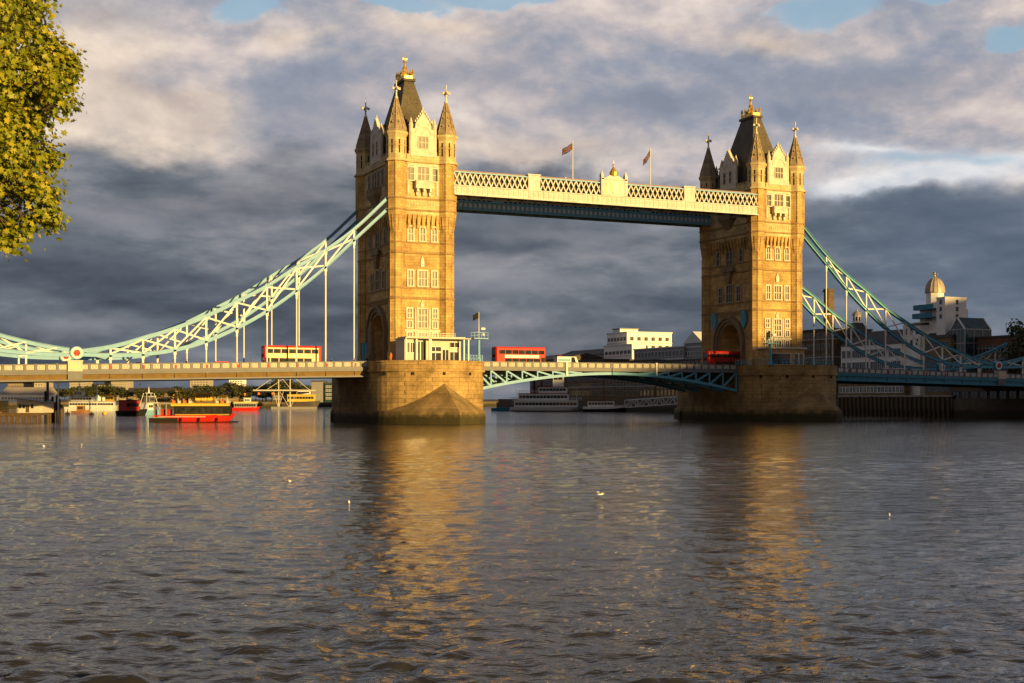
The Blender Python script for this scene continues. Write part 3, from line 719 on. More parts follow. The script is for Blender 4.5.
def parapet(P, X0, X1, near, mats, accents=()):
    y = YN if near else YF; s = -1 if near else 1
    mb = MB()
    strip(mb, X0, X1, y-0.12, y+0.12, -1.22, -1.02); strip(mb, X0, X1, y-0.14, y+0.14, -0.14, 0.0)
    strip(mb, X0, X1, y-0.05, y+0.05, -1.02, -0.14, 0)
    n = max(2, round(abs(X1-X0)/1.75)); w = (X1-X0)/n
    for i in range(n+1):
        x = X0+w*i; z = deck_z(x); mb.box(x-0.17, x+0.17, y-0.16, y+0.16, z-1.1, z+0.02)
    o = mb.build('parapet', mats[0], P)
    mb = MB()
    for i in range(n):
        x = X0+w*(i+0.5); z = deck_z(x); mb.box(x-w*0.34, x+w*0.34, y-0.08, y+0.08, z-0.97, z-0.2)
        for q in (-1, 1): xx = x+q*w*0.16; mb.bar((xx-0.2, y, z-0.9), (xx+0.2, y, z-0.27), 0.26, 0.07, 1); mb.bar((xx+0.2, y, z-0.9), (xx-0.2, y, z-0.27), 0.25, 0.07, 1)
    mb.build('panel_infill', [mats[1], M['concrete']], o)
    if accents:
        mb = MB()
        for x in accents: z = deck_z(x); mb.box(x-0.16, x+0.16, y-0.2, y+0.2, z-0.95, z-0.35)
        mb.build('red_shield', M['dkred'], o)
def span(label, X0, X1):
    lo, hi = min(X0, X1), max(X0, X1)
    S = thing('approach_span', label, 'bridge deck', ((lo+hi)/2, TY, 0), 0, 'side spans of the bridge'); inv = Matrix.Translation((-(lo+hi)/2, -TY, 0))
    ch0 = len(COL.objects)
    mb = MB(); strip(mb, lo, hi, YN+0.1, YF-0.1, -1.75, -1.3); mb.build('road_slab', M['asphalt'], S)
    for ya, yb in ((YN+0.15, YN+2.6), (YF-2.6, YF-0.15)): mb = MB(); strip(mb, lo, hi, ya, yb, -1.3, -1.17); mb.build('footway', M['concrete'], S)
    for near in (True, False):
        y = YN if near else YF; s = -1 if near else 1
        lt = lo < 0  # one deck paint: sunlit tones grey and ochre, shaded tone blue
        mb = MB()
        strip(mb, lo, hi, min(y+0.28*s, y-0.3*s), max(y+0.28*s, y-0.3*s), -1.85, -1.22)
        strip(mb, lo, hi, min(y+0.36*s, y+0.28*s), max(y+0.36*s, y+0.28*s), -1.5, -1.22)
        mb.build('cornice', M['grey'] if lt else M['blue'], S)
        mb = MB(); strip(mb, lo, hi, min(y-0.05*s, y-0.3*s), max(y-0.05*s, y-0.3*s), -2.7, -1.85)
        strip(mb, lo, hi, min(y+0.05*s, y-0.05*s), max(y+0.05*s, y-0.05*s), -2.2, -2.1)
        xs = [x for x in NORTH_X+[mirx(x) for x in NORTH_X] if lo < x < hi]
        for x in xs: z = deck_z(x); mb.box(x-0.22, x+0.22, min(y, y+0.16*s), max(y, y+0.16*s), z-2.7, z-1.85)
        mb.build('edge_girder', M['ochre'] if lt else M['blue'], S)
        mb = MB(); strip(mb, lo, hi, min(y+0.3*s, y-0.4*s), max(y+0.3*s, y-0.4*s), -2.98, -2.7); mb.build('bottom_flange', M['grey'] if lt else M['blue'], S)
        north = lo < 0
        parapet(S, lo, hi, near, (M['grey'], M['cream'] if north else M['white']), xs)
    for x in np.arange(lo+2, hi, 4.0): mb = MB(); z = deck_z(x); mb.box(x-0.15, x+0.15, YN+0.5, YF-0.5, z-2.6, z-1.75); mb.build('cross_girder', M['girder'], S)
    # pedestal under the pins of the chains
    px = XC-104.9 if lo < 0 else XC+104.9
    for y in (YN, YF):
        s = -1 if y == YN else 1; z = deck_z(px)
        mb = MB(); mb.box(px-1.2, px+1.2, min(y+0.5*s, y-0.3*s), max(y+0.5*s, y-0.3*s), z-1.3, z+0.35); mb.box(px-1.3, px+1.3, min(y+0.6*s, y-0.3*s), max(y+0.6*s, y-0.3*s), z+0.35, z+0.6)
        o = mb.build('pin_pedestal', M['cream'], S)
        mb = MB(); mb.box(px-1.2, px+1.2, min(y+0.45*s, y), max(y+0.45*s, y), z-2.75, z-1.3); mb.build('pedestal_foot', M['grey'], o)
        for k in (-0.7, 0, 0.7): mb = MB(); mb.box(px+k-0.14, px+k+0.14, min(y+0.56*s, y+0.4*s), max(y+0.56*s, y+0.4*s), z-0.65, z-0.3); mb.build('badge', M['gold'], o)
    for o in S.children: o.matrix_parent_inverse = inv
    return S
span('sunlit side span running left of the nearer tower, cream parapet panels', -86.0, TX[0]-10.7)
span('shaded blue side span running right of the farther tower', TX[1]+10.7, mirx(-86.0))

# ------------------------------------------------------------------ bascules
def bascule(label, X0, X1):
    """X0 at the pier, X1 at mid river"""
    lo, hi = min(X0, X1), max(X0, X1); left = X0 < X1
    B = thing('bascule_leaf', label, 'bridge deck', (X0, TY, 0), 0, 'opening leaves of the bridge'); inv = Matrix.Translation((-X0, -TY, 0))
    mb = MB(); mb.box(lo, hi, YN+0.1, YF-0.1, 10.35, 10.75); mb.build('road_slab', M['asphalt'], B)
    for ya, yb in ((YN+0.15, YN+2.6), (YF-2.6, YF-0.15)): mb = MB(); mb.box(lo, hi, ya, yb, 10.75, 10.88); mb.build('footway', M['concrete'], B)
    L = abs(X1-X0); sg = 1 if X1 > X0 else -1; n = 9
    def zl(t): return 6.55+(10.0-6.55)*(1-(1-t)**1.9)
    for y, nm in ((YN+0.1, 1), (YF-0.1, 1), (TY-5, 0), (TY+5, 0)):
        mb = MB()
        mb.box(lo, hi, y-0.3, y+0.3, 10.1, 10.78) if not nm else (mb.box(lo, hi, y-0.28, y+0.2, 10.2, 10.34), mb.box(lo, hi, y-0.22, y+0.18, 10.34, 10.78))
        o = mb.build('edge_girder', M['grey'], B)
        mb = MB(); ts = np.linspace(0, 1, 25)
        for t0, t1 in zip(ts[:-1], ts[1:]):
            mb.bar((X0+sg*L*t0, y, zl(t0)-0.2), (X0+sg*L*t1, y, zl(t1)-0.2), 0.5, 0.55)
        mb.build('lower_chord', M['pale'] if left else M['teal'], B)  # same paint on both leaves, the right one toned for shade
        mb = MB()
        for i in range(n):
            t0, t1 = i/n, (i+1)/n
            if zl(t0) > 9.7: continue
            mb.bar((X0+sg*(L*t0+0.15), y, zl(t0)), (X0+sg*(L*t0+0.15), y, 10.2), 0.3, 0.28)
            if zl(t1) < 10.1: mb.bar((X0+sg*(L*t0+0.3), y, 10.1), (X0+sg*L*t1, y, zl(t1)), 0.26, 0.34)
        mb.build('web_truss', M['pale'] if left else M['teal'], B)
    mb = MB()
    for i in range(1, n):
        t = i/n; x = X0+sg*L*t; mb.box(x-0.15, x+0.15, YN+0.5, YF-0.5, max(zl(t)-0.2, 9.6), 10.3)
        if i < 6: mb.bar((x, YN+0.4, zl(t)), (x, YF-0.4, zl(t)), 0.3, 0.3, side=(1,0,0))
    mb.build('cross_girder', M['girder'], B)
    for near in (True, False): parapet(B, lo+0.05, hi-0.05, near, (M['grey'], M['cream']))
    xp = X0+sg*L*0.66
    mb = MB(); mb.box(xp-0.2, xp+0.2, YN-0.36, YN-0.16, 9.3, 12.1); mb.build('marker_post', M['white'], B)
    for o in B.children: o.matrix_parent_inverse = inv
    return B
bascule('sunlit left half of the arched opening span, pale turquoise truss', TX[0]+10.7, XC-0.1)
bascule('shaded right half of the arched opening span, teal truss', TX[1]-10.7, XC+0.1)

# ------------------------------------------------------------------ high walkways
def walkway(label, y0, y1, near):
    X0, X1 = TX[0]+A2+1.0, TX[1]-A2-1.0
    W = thing('high_walkway', label, 'footbridge', (XC, (y0+y1)/2, 44.0), 0, 'high level walkways'); inv = Matrix.Translation((-XC, -(y0+y1)/2, -44.0))
    if near: X1 += 0.25
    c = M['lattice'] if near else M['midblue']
    mb = MB(); mb.box(X0, X1, y0+0.1, y1-0.1, 44.6, 44.95); mb.build('floor', M['girder'], W)
    for y, s in ((y0, -1), (y1, 1)):
        mb = MB(); lo = lambda a, b: (min(y+a*s, y+b*s), max(y+a*s, y+b*s))
        mb.box(X0, X1, *lo(-0.2, 0.12), 44.4, 45.9); mb.box(X0, X1, *lo(-0.3, 0.3), 45.9, 46.1); mb.box(X0, X1, *lo(-0.3, 0.35), 44.15, 44.4)
        for i in range(64): x = X0+(X1-X0)*(i+0.5)/64; mb.box(x-0.07, x+0.07, *lo(0.0, 0.2), 44.4, 45.9); mb.box(x+0.22, x+0.75, *lo(0.1, 0.16), 44.75, 45.6, 1)
        mb.build('lower_girder', [c, M['cream']], W)
        mb = MB(); mb.box(X0, X1, *lo(-0.2, 0.16), 48.5, 48.75); mb.build('top_rail', M['pale'] if near else M['blue'], W)
        # crossed lattice between pilasters
        pil = [XC-18.0, XC, XC+18.0]; edges = [X0]+[v for p in pil for v in ((p-1.4, p+1.4) if p != XC else ((p-2.9, p+2.9) if (s < 0) == near else (p, p)))]+[X1]
        for a, b in zip(edges[::2], edges[1::2]):
            mb = MB(); n = max(1, round((b-a)/1.12)); w = (b-a)/n
            for i in range(n):
                x = a+w*i
                mb.bar((x, y, 46.1), (x+w, y, 48.5), 0.1, 0.24); mb.bar((x+w, y+0.11*s, 46.1), (x, y+0.11*s, 48.5), 0.1, 0.24)
            mb.build('lattice', c, W)
        for p in pil[::2]: mb = MB(); mb.box(p-1.3, p+1.3, *lo(-0.25, 0.32), 46.1, 49.0); mb.box(p-1.45, p+1.45, *lo(-0.25, 0.4), 49.0, 49.25); mb.build('pilaster', c, W)
        if (s < 0) != near: continue
        mb = MB(); mb.box(XC-2.7, XC+2.7, *lo(-0.25, 0.4), 46.1, 49.3); mb.box(XC-2.9, XC+2.9, *lo(-0.25, 0.5), 49.3, 49.55)
        mb.M = Matrix.Translation((XC, y, 0)) @ rotm(0 if s < 0 else math.pi); mb.wall([(-2.2, 49.55), (2.2, 49.55), (1.2, 50.1), (0, 50.5), (-1.2, 50.1)], -0.3, 0.2); mb.M = None
        for k in (-2.75, 2.75): mb.box(XC+k-0.3, XC+k+0.3, *lo(-0.3, 0.5), 46.1, 50.4); mb.ngon(XC+k, y+0.1*s, 0.4, 50.4, 0.05, 51.2)
        o = mb.build('centre_panel', c, W)
        mb = MB(Matrix.Translation((XC, y, 0)) @ rotm(0 if s < 0 else math.pi))
        mb.wall([(-0.9, 48.9), (-0.9, 47.4), (0, 46.4), (0.9, 47.4), (0.9, 48.9)], -0.6, -0.35)
        for k in (-1.5, 1.5): mb.wall([(k-0.35, 46.5), (k+0.35, 46.5), (k+0.25, 48.2), (k, 48.7), (k-0.25, 48.2)], -0.55, -0.35)
        mb.build('coat_of_arms', M['gold'], o)
        mb = MB(); mb.lathe([(0.75, 50.2), (0.85, 50.9), (0.55, 51.4), (0.3, 51.8), (0.12, 52.0), (0.22, 52.4), (0.08, 52.7), (0.06, 53.3), (0.01, 53.5)], XC, y+0.05*s, 10); mb.build('crown', M['gold'], o)
    mb = MB(); mb.prism([(X0, y0+0.1), (X1, y0+0.1), (X1, y1-0.1), (X0, y1-0.1)], 48.75, 49.1, [(X0, y0+0.5), (X1, y0+0.5), (X1, y1-0.5), (X0, y1-0.5)]); mb.build('roof', M['pinkroof'], W)
    for i in range(24): mb = MB(); x = X0+(X1-X0)*(i+0.5)/24; mb.box(x-0.1, x+0.1, y0+0.1, y1-0.1, 44.2, 44.6); mb.build('cross_girder', M['girder'], W)
    mb = MB(); mb.box(X0, X1, y0+0.3, y0+0.36, 46.1, 48.5); mb.build('glazing', M['glass'], W)
    mb = MB(); mb.box(X0, X1, y1-0.36, y1-0.3, 46.1, 48.5); mb.build('glazing', M['glass'], W)
    for o in W.children: o.matrix_parent_inverse = inv
    return W
walkway('cream lattice walkway high between the towers, nearer one, with gold crown at its middle', -1.6, 2.4, True)
walkway('blue walkway seen underneath behind the cream lattice walkway', TY*2-2.4, TY*2+1.2, False)

# ------------------------------------------------------------------ suspension chains
TOPZ = [(-1.4, 43.3), (-8.4, 36.6), (-13.93, 32.4), (-19.46, 29.0), (-24.99, 25.3), (-30.52, 22.3), (-36.05, 19.5), (-41.58, 17.2), (-47.11, 15.3), (-52.64, 13.7), (-58.3, 12.75)]
LOWZ = [(-1.4, 41.2), (-8.4, 34.6), (-13.93, 29.3), (-19.46, 24.7), (-24.99, 20.7), (-30.52, 17.5), (-36.05, 15.0), (-41.58, 13.35), (-47.11, 12.5), (-52.64, 12.25), (-58.3, 12.35)]
def interp(tab, x):
    xs = np.array([a for a, _ in tab])[::-1]; zs = np.array([b for _, b in tab])[::-1]
    # smooth cubic through the nodes
    m = np.gradient(zs, xs); i = int(np.clip(np.searchsorted(xs, x)-1, 0, len(xs)-2)); h = xs[i+1]-xs[i]; t = (x-xs[i])/h
    return (2*t**3-3*t**2+1)*zs[i]+(t**3-2*t**2+t)*h*m[i]+(-2*t**3+3*t**2)*zs[i+1]+(t**3-t**2)*h*m[i+1]
def chain(label, north, y):
    f = (lambda x: x) if north else mirx
    C = thing('suspension_chain', label, 'suspension chain', (f(-58.3), y, 12.5), 0, 'long trussed chains of the bridge'); inv = Matrix.Translation((-f(-58.3), -y, -12.5))
    pc = M['pale'] if north else M['teal']  # one chain paint; the right side carries its shaded tone
    xs = np.linspace(-1.4, -58.3, 40)
    for tab, nm in ((TOPZ, 'top_chord'), (LOWZ, 'bottom_chord')):
        mb = MB()
        for a, b in zip(xs[:-1], xs[1:]):
            for dz, w, h in ((0.0, 0.34, 0.62), (0.33, 0.74, 0.07), (-0.33, 0.74, 0.07)):
                mb.bar((f(a), y, interp(tab, a)+dz), (f(b), y, interp(tab, b)+dz), w, h)
        mb.build(nm, pc, C)
    nodes = NORTH_X+[-58.3]
    for x in NORTH_X:
        zt, zb = interp(TOPZ, x), interp(LOWZ, x)
        mb = MB(); mb.bar((f(x), y, zb), (f(x), y, zt), 0.3, 0.34); mb.build('vertical', M['white'], C)
        zd = deck_z(f(x))
        if zb-zd > 0.9:
            mb = MB(); mb.tube((f(x), y, zd-0.6), (f(x), y, zb-0.2), 0.15, 8); mb.bar((f(x), y, zb-0.9), (f(x), y, zb), 0.34, 0.5); mb.bar((f(x), y, zb-1.6), (f(x), y, zb-0.9), 0.24, 0.34); mb.build('hanger', M['white'], C)
    pts = [-2.5]+NORTH_X
    for a, b in zip(pts[:-1], pts[1:]):
        if interp(TOPZ, b)-interp(LOWZ, b) < 1.3 and interp(TOPZ, a)-interp(LOWZ, a) < 1.3: continue
        if a > -8:
            continue
        mb = MB(); mb.bar((f(a), y-0.12, interp(TOPZ, a)-0.2), (f(b), y-0.12, interp(LOWZ, b)+0.2), 0.13, 0.3)
        mb.build('diagonal', M['white'], C)
        mb = MB(); mb.bar((f(a), y+0.12, interp(LOWZ, a)+0.2), (f(b), y+0.12, interp(TOPZ, b)-0.2), 0.13, 0.3)
        mb.build('diagonal', M['white'], C)
    mb = MB(Matrix.Translation((f(-58.3), y, 12.55)) @ Matrix.Rotation(math.pi/2, 4, 'X'))
    mb.lathe([(1.12, -0.6), (1.12, 0.6)], 0, 0, 20); mb.build('pin_boss', pc, C)
    mb = MB(Matrix.Translation((f(-58.3), y, 12.55)) @ Matrix.Rotation(math.pi/2, 4, 'X'))
    mb.lathe([(0.95, -0.72), (0.95, 0.72)], 0, 0, 20); md = mb.build('medallion', M['white'], C)
    for s in (-1, 1):
        mb = MB(Matrix.Translation((f(-58.3), y, 12.55)) @ Matrix.Rotation(math.pi/2, 4, 'X'))
        for k in range(6):
            a = k*math.pi/3; mb.lathe([(0.26, 0.72*s), (0.26, 0.8*s)] if s > 0 else [(0.26, -0.8), (0.26, -0.72)], 0.34*math.cos(a), 0.34*math.sin(a), 8)
        mb.lathe([(0.3, 0.72), (0.3, 0.84)] if s > 0 else [(0.3, -0.84), (0.3, -0.72)], 0, 0, 10); mb.build('rose', M['dkred'], md)
    for o in C.children: o.matrix_parent_inverse = inv
    return C
chain('long pale truss chain left of the nearer tower, near side', True, 0.0)
chain('long truss chain left of the nearer tower, mostly behind the near one', True, TY*2)
chain('upper of the two long teal truss chains right of the farther tower', False, 0.0)
chain('lower of the two long teal truss chains right of the farther tower', False, TY*2)
def short_chain(label, north, y):
    f = (lambda x: x) if north else mirx
    C = thing('shore_chain', label, 'suspension chain', (f(-59.6), y, 12.5), 0, 'short shore chains of the bridge'); inv = Matrix.Translation((-f(-59.6), -y, -12.5))
    pc = M['pale'] if north else M['teal']
    xs = np.linspace(-59.5, -87.5, 12); zt = lambda x: 13.0+0.125*(-59-x)+0.0068*(-59-x)**2; zb = lambda x: 12.25-0.02*(-59-x)+0.0065*(-59-x)**2
    for fn, nm in ((zt, 'top_chord'), (zb, 'bottom_chord')):
        mb = MB()
        for a, b in zip(xs[:-1], xs[1:]):
            for dz, w, h in ((0.0, 0.34, 0.62), (0.33, 0.74, 0.07), (-0.33, 0.74, 0.07)): mb.bar((f(a), y, fn(a)+dz), (f(b), y, fn(b)+dz), w, h)
        mb.build(nm, pc, C)
    nd = [-61.5, -66.5, -71.5, -76.5, -81.5, -86.5]
    for a, b in zip(nd[:-1], nd[1:]):
        mb = MB(); mb.bar((f(b), y, deck_z(b)-0.2), (f(b), y, zt(b)), 0.3, 0.3); mb.build('vertical', M['white'], C)
        mb = MB(); mb.bar((f(a), y-0.12, zt(a)), (f(b), y-0.12, zb(b)), 0.13, 0.28); mb.build('diagonal', M['white'], C)
        mb = MB(); mb.bar((f(a), y+0.12, zb(a)), (f(b), y+0.12, zt(b)), 0.13, 0.28); mb.build('diagonal', M['white'], C)
    for o in C.children: o.matrix_parent_inverse = inv
short_chain('short pale chain rising off the left edge, near side of the deck', True, 0.0)
short_chain('short pale chain rising off the left edge, far side of the deck', True, TY*2)
short_chain('short teal chain rising off the right edge, near side of the deck', False, 0.0)
short_chain('short teal chain rising off the right edge, far side of the deck', False, TY*2)

# ------------------------------------------------------------------ things on the piers
def cabin1():
    X0, X1, y0, y1 = -1.7, 10.2, -9.6, -4.6; zb, zr = 11.0, 15.75
    C = thing('pavilion', 'glazed white pavilion with flat roof on the sunlit pier', 'pavilion', ((X0+X1)/2, (y0+y1)/2, zb)); inv = C.matrix_basis.inverted()
    mb = MB(); mb.box(X0-0.2, X1+0.9, y0-1.0, y1, zr, zr+0.18); mb.box(X0+0.2, X1, y0-0.4, y1-0.3, zr+0.18, zr+0.4); mb.build('roof', M['cream'], C)
    mb = MB(); mb.box(X0+0.3, X1-0.3, y0+1.2, y1, zb, zr); mb.box(X0, X0+2.2, y0+0.2, y1, zb, zr); mb.build('wall', M['cream'], C)
    for x in (X0+0.1, X0+2.2, X0+4.7, X0+5.0, X1-0.3, X1+0.6): mb = MB(); mb.box(x-0.12, x+0.12, y0-0.55, y0-0.3, zb, zr); mb.build('post', M['white'], C)
    for a, b, z0, z1 in ((X0+2.5, X0+3.4, 11.3, 15.3), (X0+3.6, X0+4.5, 11.3, 15.3), (X0+5.4, X0+7.6, 11.4, 13.2), (X0+5.4, X0+7.6, 13.5, 14.3), (X0+7.9, X0+9.1, 11.3, 13.8), (X0+9.4, X0+11.0, 11.5, 13.4), (X0+11.2, X1-0.6, 11.5, 13.4), (X0+9.4, X1-0.6, 14.3, 15.2), (X0+0.3, X0+1.0, 13.2, 15.0), (X0+1.2, X0+1.9, 13.2, 15.0)):
        f = MB(); yy = y0+1.2 if a > X0+2 else y0+0.2
        f.box(a-0.1, a, yy-0.1, yy+0.02, z0-0.1, z1+0.1); f.box(b, b+0.1, yy-0.1, yy+0.02, z0-0.1, z1+0.1); f.box(a, b, yy-0.1, yy+0.02, z1, z1+0.1); f.box(a, b, yy-0.1, yy+0.02, z0-0.1, z0); f.box((a+b)/2-0.05, (a+b)/2+0.05, yy-0.08, yy+0.02, z0, z1)
        w = f.build('window', M['white'], C); p = MB(); p.box(a, b, yy-0.03, yy+0.01, z0, z1); pn = p.build('pane', M['glass'], w)
    mb = MB()
    for k in range(14): mb.bar((X0+4+k*0.6, y1-0.5, zr+0.4), (X0+4+k*0.6, y1-0.5, zr+1.3), 0.05, 0.05)
    mb.bar((X0+4, y1-0.5, zr+1.3), (X0+11.8, y1-0.5, zr+1.3), 0.06, 0.06); mb.bar((X0+4, y1-0.5, zr+0.9), (X0+11.8, y1-0.5, zr+0.9), 0.05, 0.05); mb.build('roof_railing', M['white'], C)
    for o in C.children: o.matrix_parent_inverse = inv
cabin1()
def cabin2():
    X0, X1, y0, y1 = 79.3, 88.6, -8.6, -4.0; zb, zr = 11.0, 15.2
    C = thing('control_cabin', 'low stone cabin with wide dark window on the shaded pier', 'cabin', ((X0+X1)/2, (y0+y1)/2, zb)); inv = C.matrix_basis.inverted()
    mb = MB(); mb.box(X0, X1, y0, y1, zb, zr); mb.build('wall', M['stone'], C)
    mb = MB(); mb.box(X0-0.4, X1+0.4, y0-0.4, y1+0.2, zr, zr+0.35); mb.build('roof', M['trim'], C)
    for a, b in ((X0+0.9, X0+5.6), (X0+6.6, X0+7.6), (X0+7.9, X0+8.8)):
        f = MB(); f.box(a-0.15, a, y0-0.12, y0+0.02, 11.9, 14.3); f.box(b, b+0.15, y0-0.12, y0+0.02, 11.9, 14.3); f.box(a, b, y0-0.12, y0+0.02, 14.15, 14.3); f.box(a, b, y0-0.12, y0+0.02, 11.75, 11.9)
        w = f.build('window', M['trim'], C); p = MB(); p.box(a, b, y0-0.03, y0+0.01, 11.9, 14.15); p.build('pane', M['glass'], w)
    for o in C.children: o.matrix_parent_inverse = inv
cabin2()
def signal_post(label, x, y, z0, ztop, paint):
    S = thing('signal_post', label, 'signal post', (x, y, z0), 0, 'signal posts on the piers')
    h = ztop-z0
    mb = MB(); mb.ngon(0, 0, 0.5, 0, 0.32, 1.2); mb.tube((0,0,1.2), (0,0,4.3), 0.28, 8, 0.24); mb.build('column', M[paint], S)
    mb = MB(); mb.box(-1.3, 1.6, -0.9, 0.9, 4.3, 4.5); 
    for x_ in (-1.25, 0.2, 1.55):
        for y_ in (-0.85, 0.85): mb.bar((x_, y_, 4.5), (x_, y_, 5.6), 0.06, 0.06)
    for y_ in (-0.85, 0.85): mb.bar((-1.25, y_, 5.6), (1.55, y_, 5.6), 0.06, 0.06); mb.bar((-1.25, y_, 5.05), (1.55, y_, 5.05), 0.05, 0.05)
    mb.build('platform', M[paint], S)
    mb = MB(); mb.tube((0,0,4.5), (0,0,h), 0.1, 6, 0.05); mb.build('mast', M['white'], S)
    mb = MB(); mb.lathe([(0.25, 4.9), (0.3, 5.3), (0.1, 5.5)], 0.9, 0, 8); mb.box(0.4, 1.2, -0.3, 0.3, 6.1, 6.5); mb.build('lamp_housing', M['white'], S)
    return S
def railing(label, pts, z, paint):
    a = Vector((*pts[0], z)); Rl = thing('railing', label, 'railing', a); mb = MB(Matrix.Translation(-a))
    for p, q in zip(pts[:-1], pts[1:]):
        p = Vector((*p, z)); q = Vector((*q, z)); n = max(1, round((q-p).length/0.9))
        for hh in (0.45, 1.15): mb.bar(p+Vector((0,0,hh)), q+Vector((0,0,hh)), 0.07, 0.07)
        for i in range(n+1): mb2 = MB(Matrix.Translation(-a)); c = p.lerp(q, i/n); mb2.bar(c, c+Vector((0,0,1.2)), 0.09, 0.09); mb2.build('post', M[paint], Rl)
        for i in range(n): c = p.lerp(q, i/n); d = p.lerp(q, (i+1)/n); mb.bar(c+Vector((0,0,0.1)), d+Vector((0,0,1.1)), 0.05, 0.05)
    mb.build('rail', M[paint], Rl)
signal_post('pale blue signal post beside the glazed pavilion, dark flag on its mast', 14.6, -6.0, 11.75, 21.3, 'pale')
signal_post('teal signal post in front of the shaded tower base', 79.2, -9.6, 11.75, 19.0, 'teal')
railing('pale blue railing between pavilion and signal post', [(10.4, -9.2), (15.2, -6.4)], 11.75, 'pale')
railing('teal railing along the top of the shaded pier', [(75.9, -1.5), (77.0, -6.5), (80.5, -10.6), (87.4, -11.8), (94.3, -10.6), (97.8, -6.0)], 11.75, 'teal')
def hoarding():
    H = thing('hoarding', 'blue site hoarding beside the arch of the nearer tower', 'hoarding', (-1.35, 11.6, 11.0))
    mb = MB(); mb.box(-0.08, 0.08, 0, 6.0, 0, 4.9); mb.build('panel', M['blue'], H)
    for y in (0.2, 2.1, 4.0, 5.8): mb = MB(); mb.box(-0.2, -0.08, y-0.08, y+0.08, 0, 5.0); mb.build('post', M['blue'], H)
hoarding()
def statue():
    S = thing('stone_pillar', 'weathered stone pillar standing in front of the shaded road arch', 'pillar', (-3.0, 6.5, 11.0))
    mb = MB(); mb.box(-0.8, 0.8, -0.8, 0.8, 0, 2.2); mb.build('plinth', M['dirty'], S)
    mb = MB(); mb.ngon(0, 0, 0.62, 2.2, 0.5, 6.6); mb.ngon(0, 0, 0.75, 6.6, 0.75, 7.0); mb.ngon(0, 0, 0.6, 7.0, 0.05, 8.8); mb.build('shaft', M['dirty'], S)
statue()

# ------------------------------------------------------------------ flags
def union_flag(mb, w, h, hoist_top, droop, wave, n=44, m=22):
    """flag cloth with the crosses as faces of three colours; fly hangs down"""
    def colr(s, t):
        x = (s-0.5)*2; y = (t-0.5)
        if abs(y) < 0.1 or abs(x) < 0.1: return 1
        if abs(y) < 0.14 or abs(x) < 0.14: return 2
        dg = abs(abs(y)-abs(x)*0.5)
        if dg < 0.045: return 1
        if dg < 0.085: return 2
        return 0
    vs = []
    for i in range(n+1):
        for j in range(m+1):
            s, t = i/n, j/m
            vs.append(hoist_top+Vector((-w*s*math.cos(droop), wave*math.sin(s*7+t*1.5)*s, -h*t-w*s*math.sin(droop)+0.05*math.sin(s*9))))
    fs = []; mi = []
    for i in range(n):
        for j in range(m):
            a = i*(m+1)+j; fs.append((a, a+1, a+m+2, a+m+1)); mi.append(colr((i+.5)/n, (j+.5)/m))
    o = len(mb.v); mb.v += vs; mb.f += [[q+o for q in f] for f in fs]; mb.m += mi
def flagpole(label, x, y, z0, h, droop):
    P = thing('flagpole', label, 'flagpole', (x, y, z0), 0, 'flagpoles on the walkway')
    mb = MB(); mb.tube((0,0,0), (0,0,h), 0.11, 8, 0.06); mb.lathe([(0.16, h), (0.16, h+0.2), (0.02, h+0.3)], 0, 0, 8); mb.build('pole', M['white'], P)
    mb = MB(); union_flag(mb, 2.6, 1.35, Vector((-0.06, 0, h-0.1)), droop, 0.28); f = mb.build('flag', [M['navy'], M['flagred'], M['flagwhite']], P, True)
    sm = f.modifiers.new('thick', 'SOLIDIFY'); sm.thickness = 0.02
flagpole('white pole with union flag, nearer the lit tower on the walkway', 37.95, 0.4, 49.0, 7.7, 0.55)
flagpole('white pole with union flag, right of the gold crown on the walkway', 56.1, 0.4, 49.0, 7.7, 0.95)
def small_flag(label, x, y, z, w, h, side=-1):
    mb = MB(); n = 14
    vs = []
    for i in range(n+1):
        for t in (0, 1): s = i/n; vs.append((side*w*s*0.9, 0.18*math.sin(s*6)*s, -h*t-w*0.45*s))
    mb.add(vs, [(2*i, 2*i+1, 2*i+3, 2*i+2) for i in range(n)])
    o = mb.build('flag', M['black'], None, True, (x, y, z)); sm = o.modifiers.new('thick', 'SOLIDIFY'); sm.thickness = 0.03
    tag(o, label, 'flag')
small_flag('small dark flag on the mast of the pale blue signal post', 14.54, -6.0, 21.2, 1.3, 1.1)
small_flag('small dark flag against the shaded base of the farther tower', 79.13, -9.6, 18.9, 1.2, 1.6)

# ------------------------------------------------------------------ buildings
def grid_windows(P, side_rz, origin, L, z0, z1, nx, nz, ww, wh, frame, pane, mar=0.6):
    """rows of windows on a wall: copies of one mesh, each a part of its building"""
    b = MB(); b.box(-ww/2-0.12, -ww/2, -0.1, 0.04, -0.12, wh+0.12); b.box(ww/2, ww/2+0.12, -0.1, 0.04, -0.12, wh+0.12); b.box(-ww/2, ww/2, -0.1, 0.04, wh, wh+0.12); b.box(-ww/2, ww/2, -0.12, 0.04, -0.12, 0)
    b.box(-0.05, 0.05, -0.06, 0.04, 0, wh, 0); b.box(-ww/2, ww/2, -0.03, 0.03, 0, wh, 1)
    me = b.mesh('window', [M[frame], M[pane]])
    m = rotm(side_rz)
    for j in range(nz):
        for i in range(nx):
            u = mar+(L-2*mar)*(i+0.5)/nx; z = z0+(z1-z0)*(j+0.5)/nz-wh/2
            link('window', me, P, Vector(origin)+m @ Vector((u, 0, z)), side_rz)
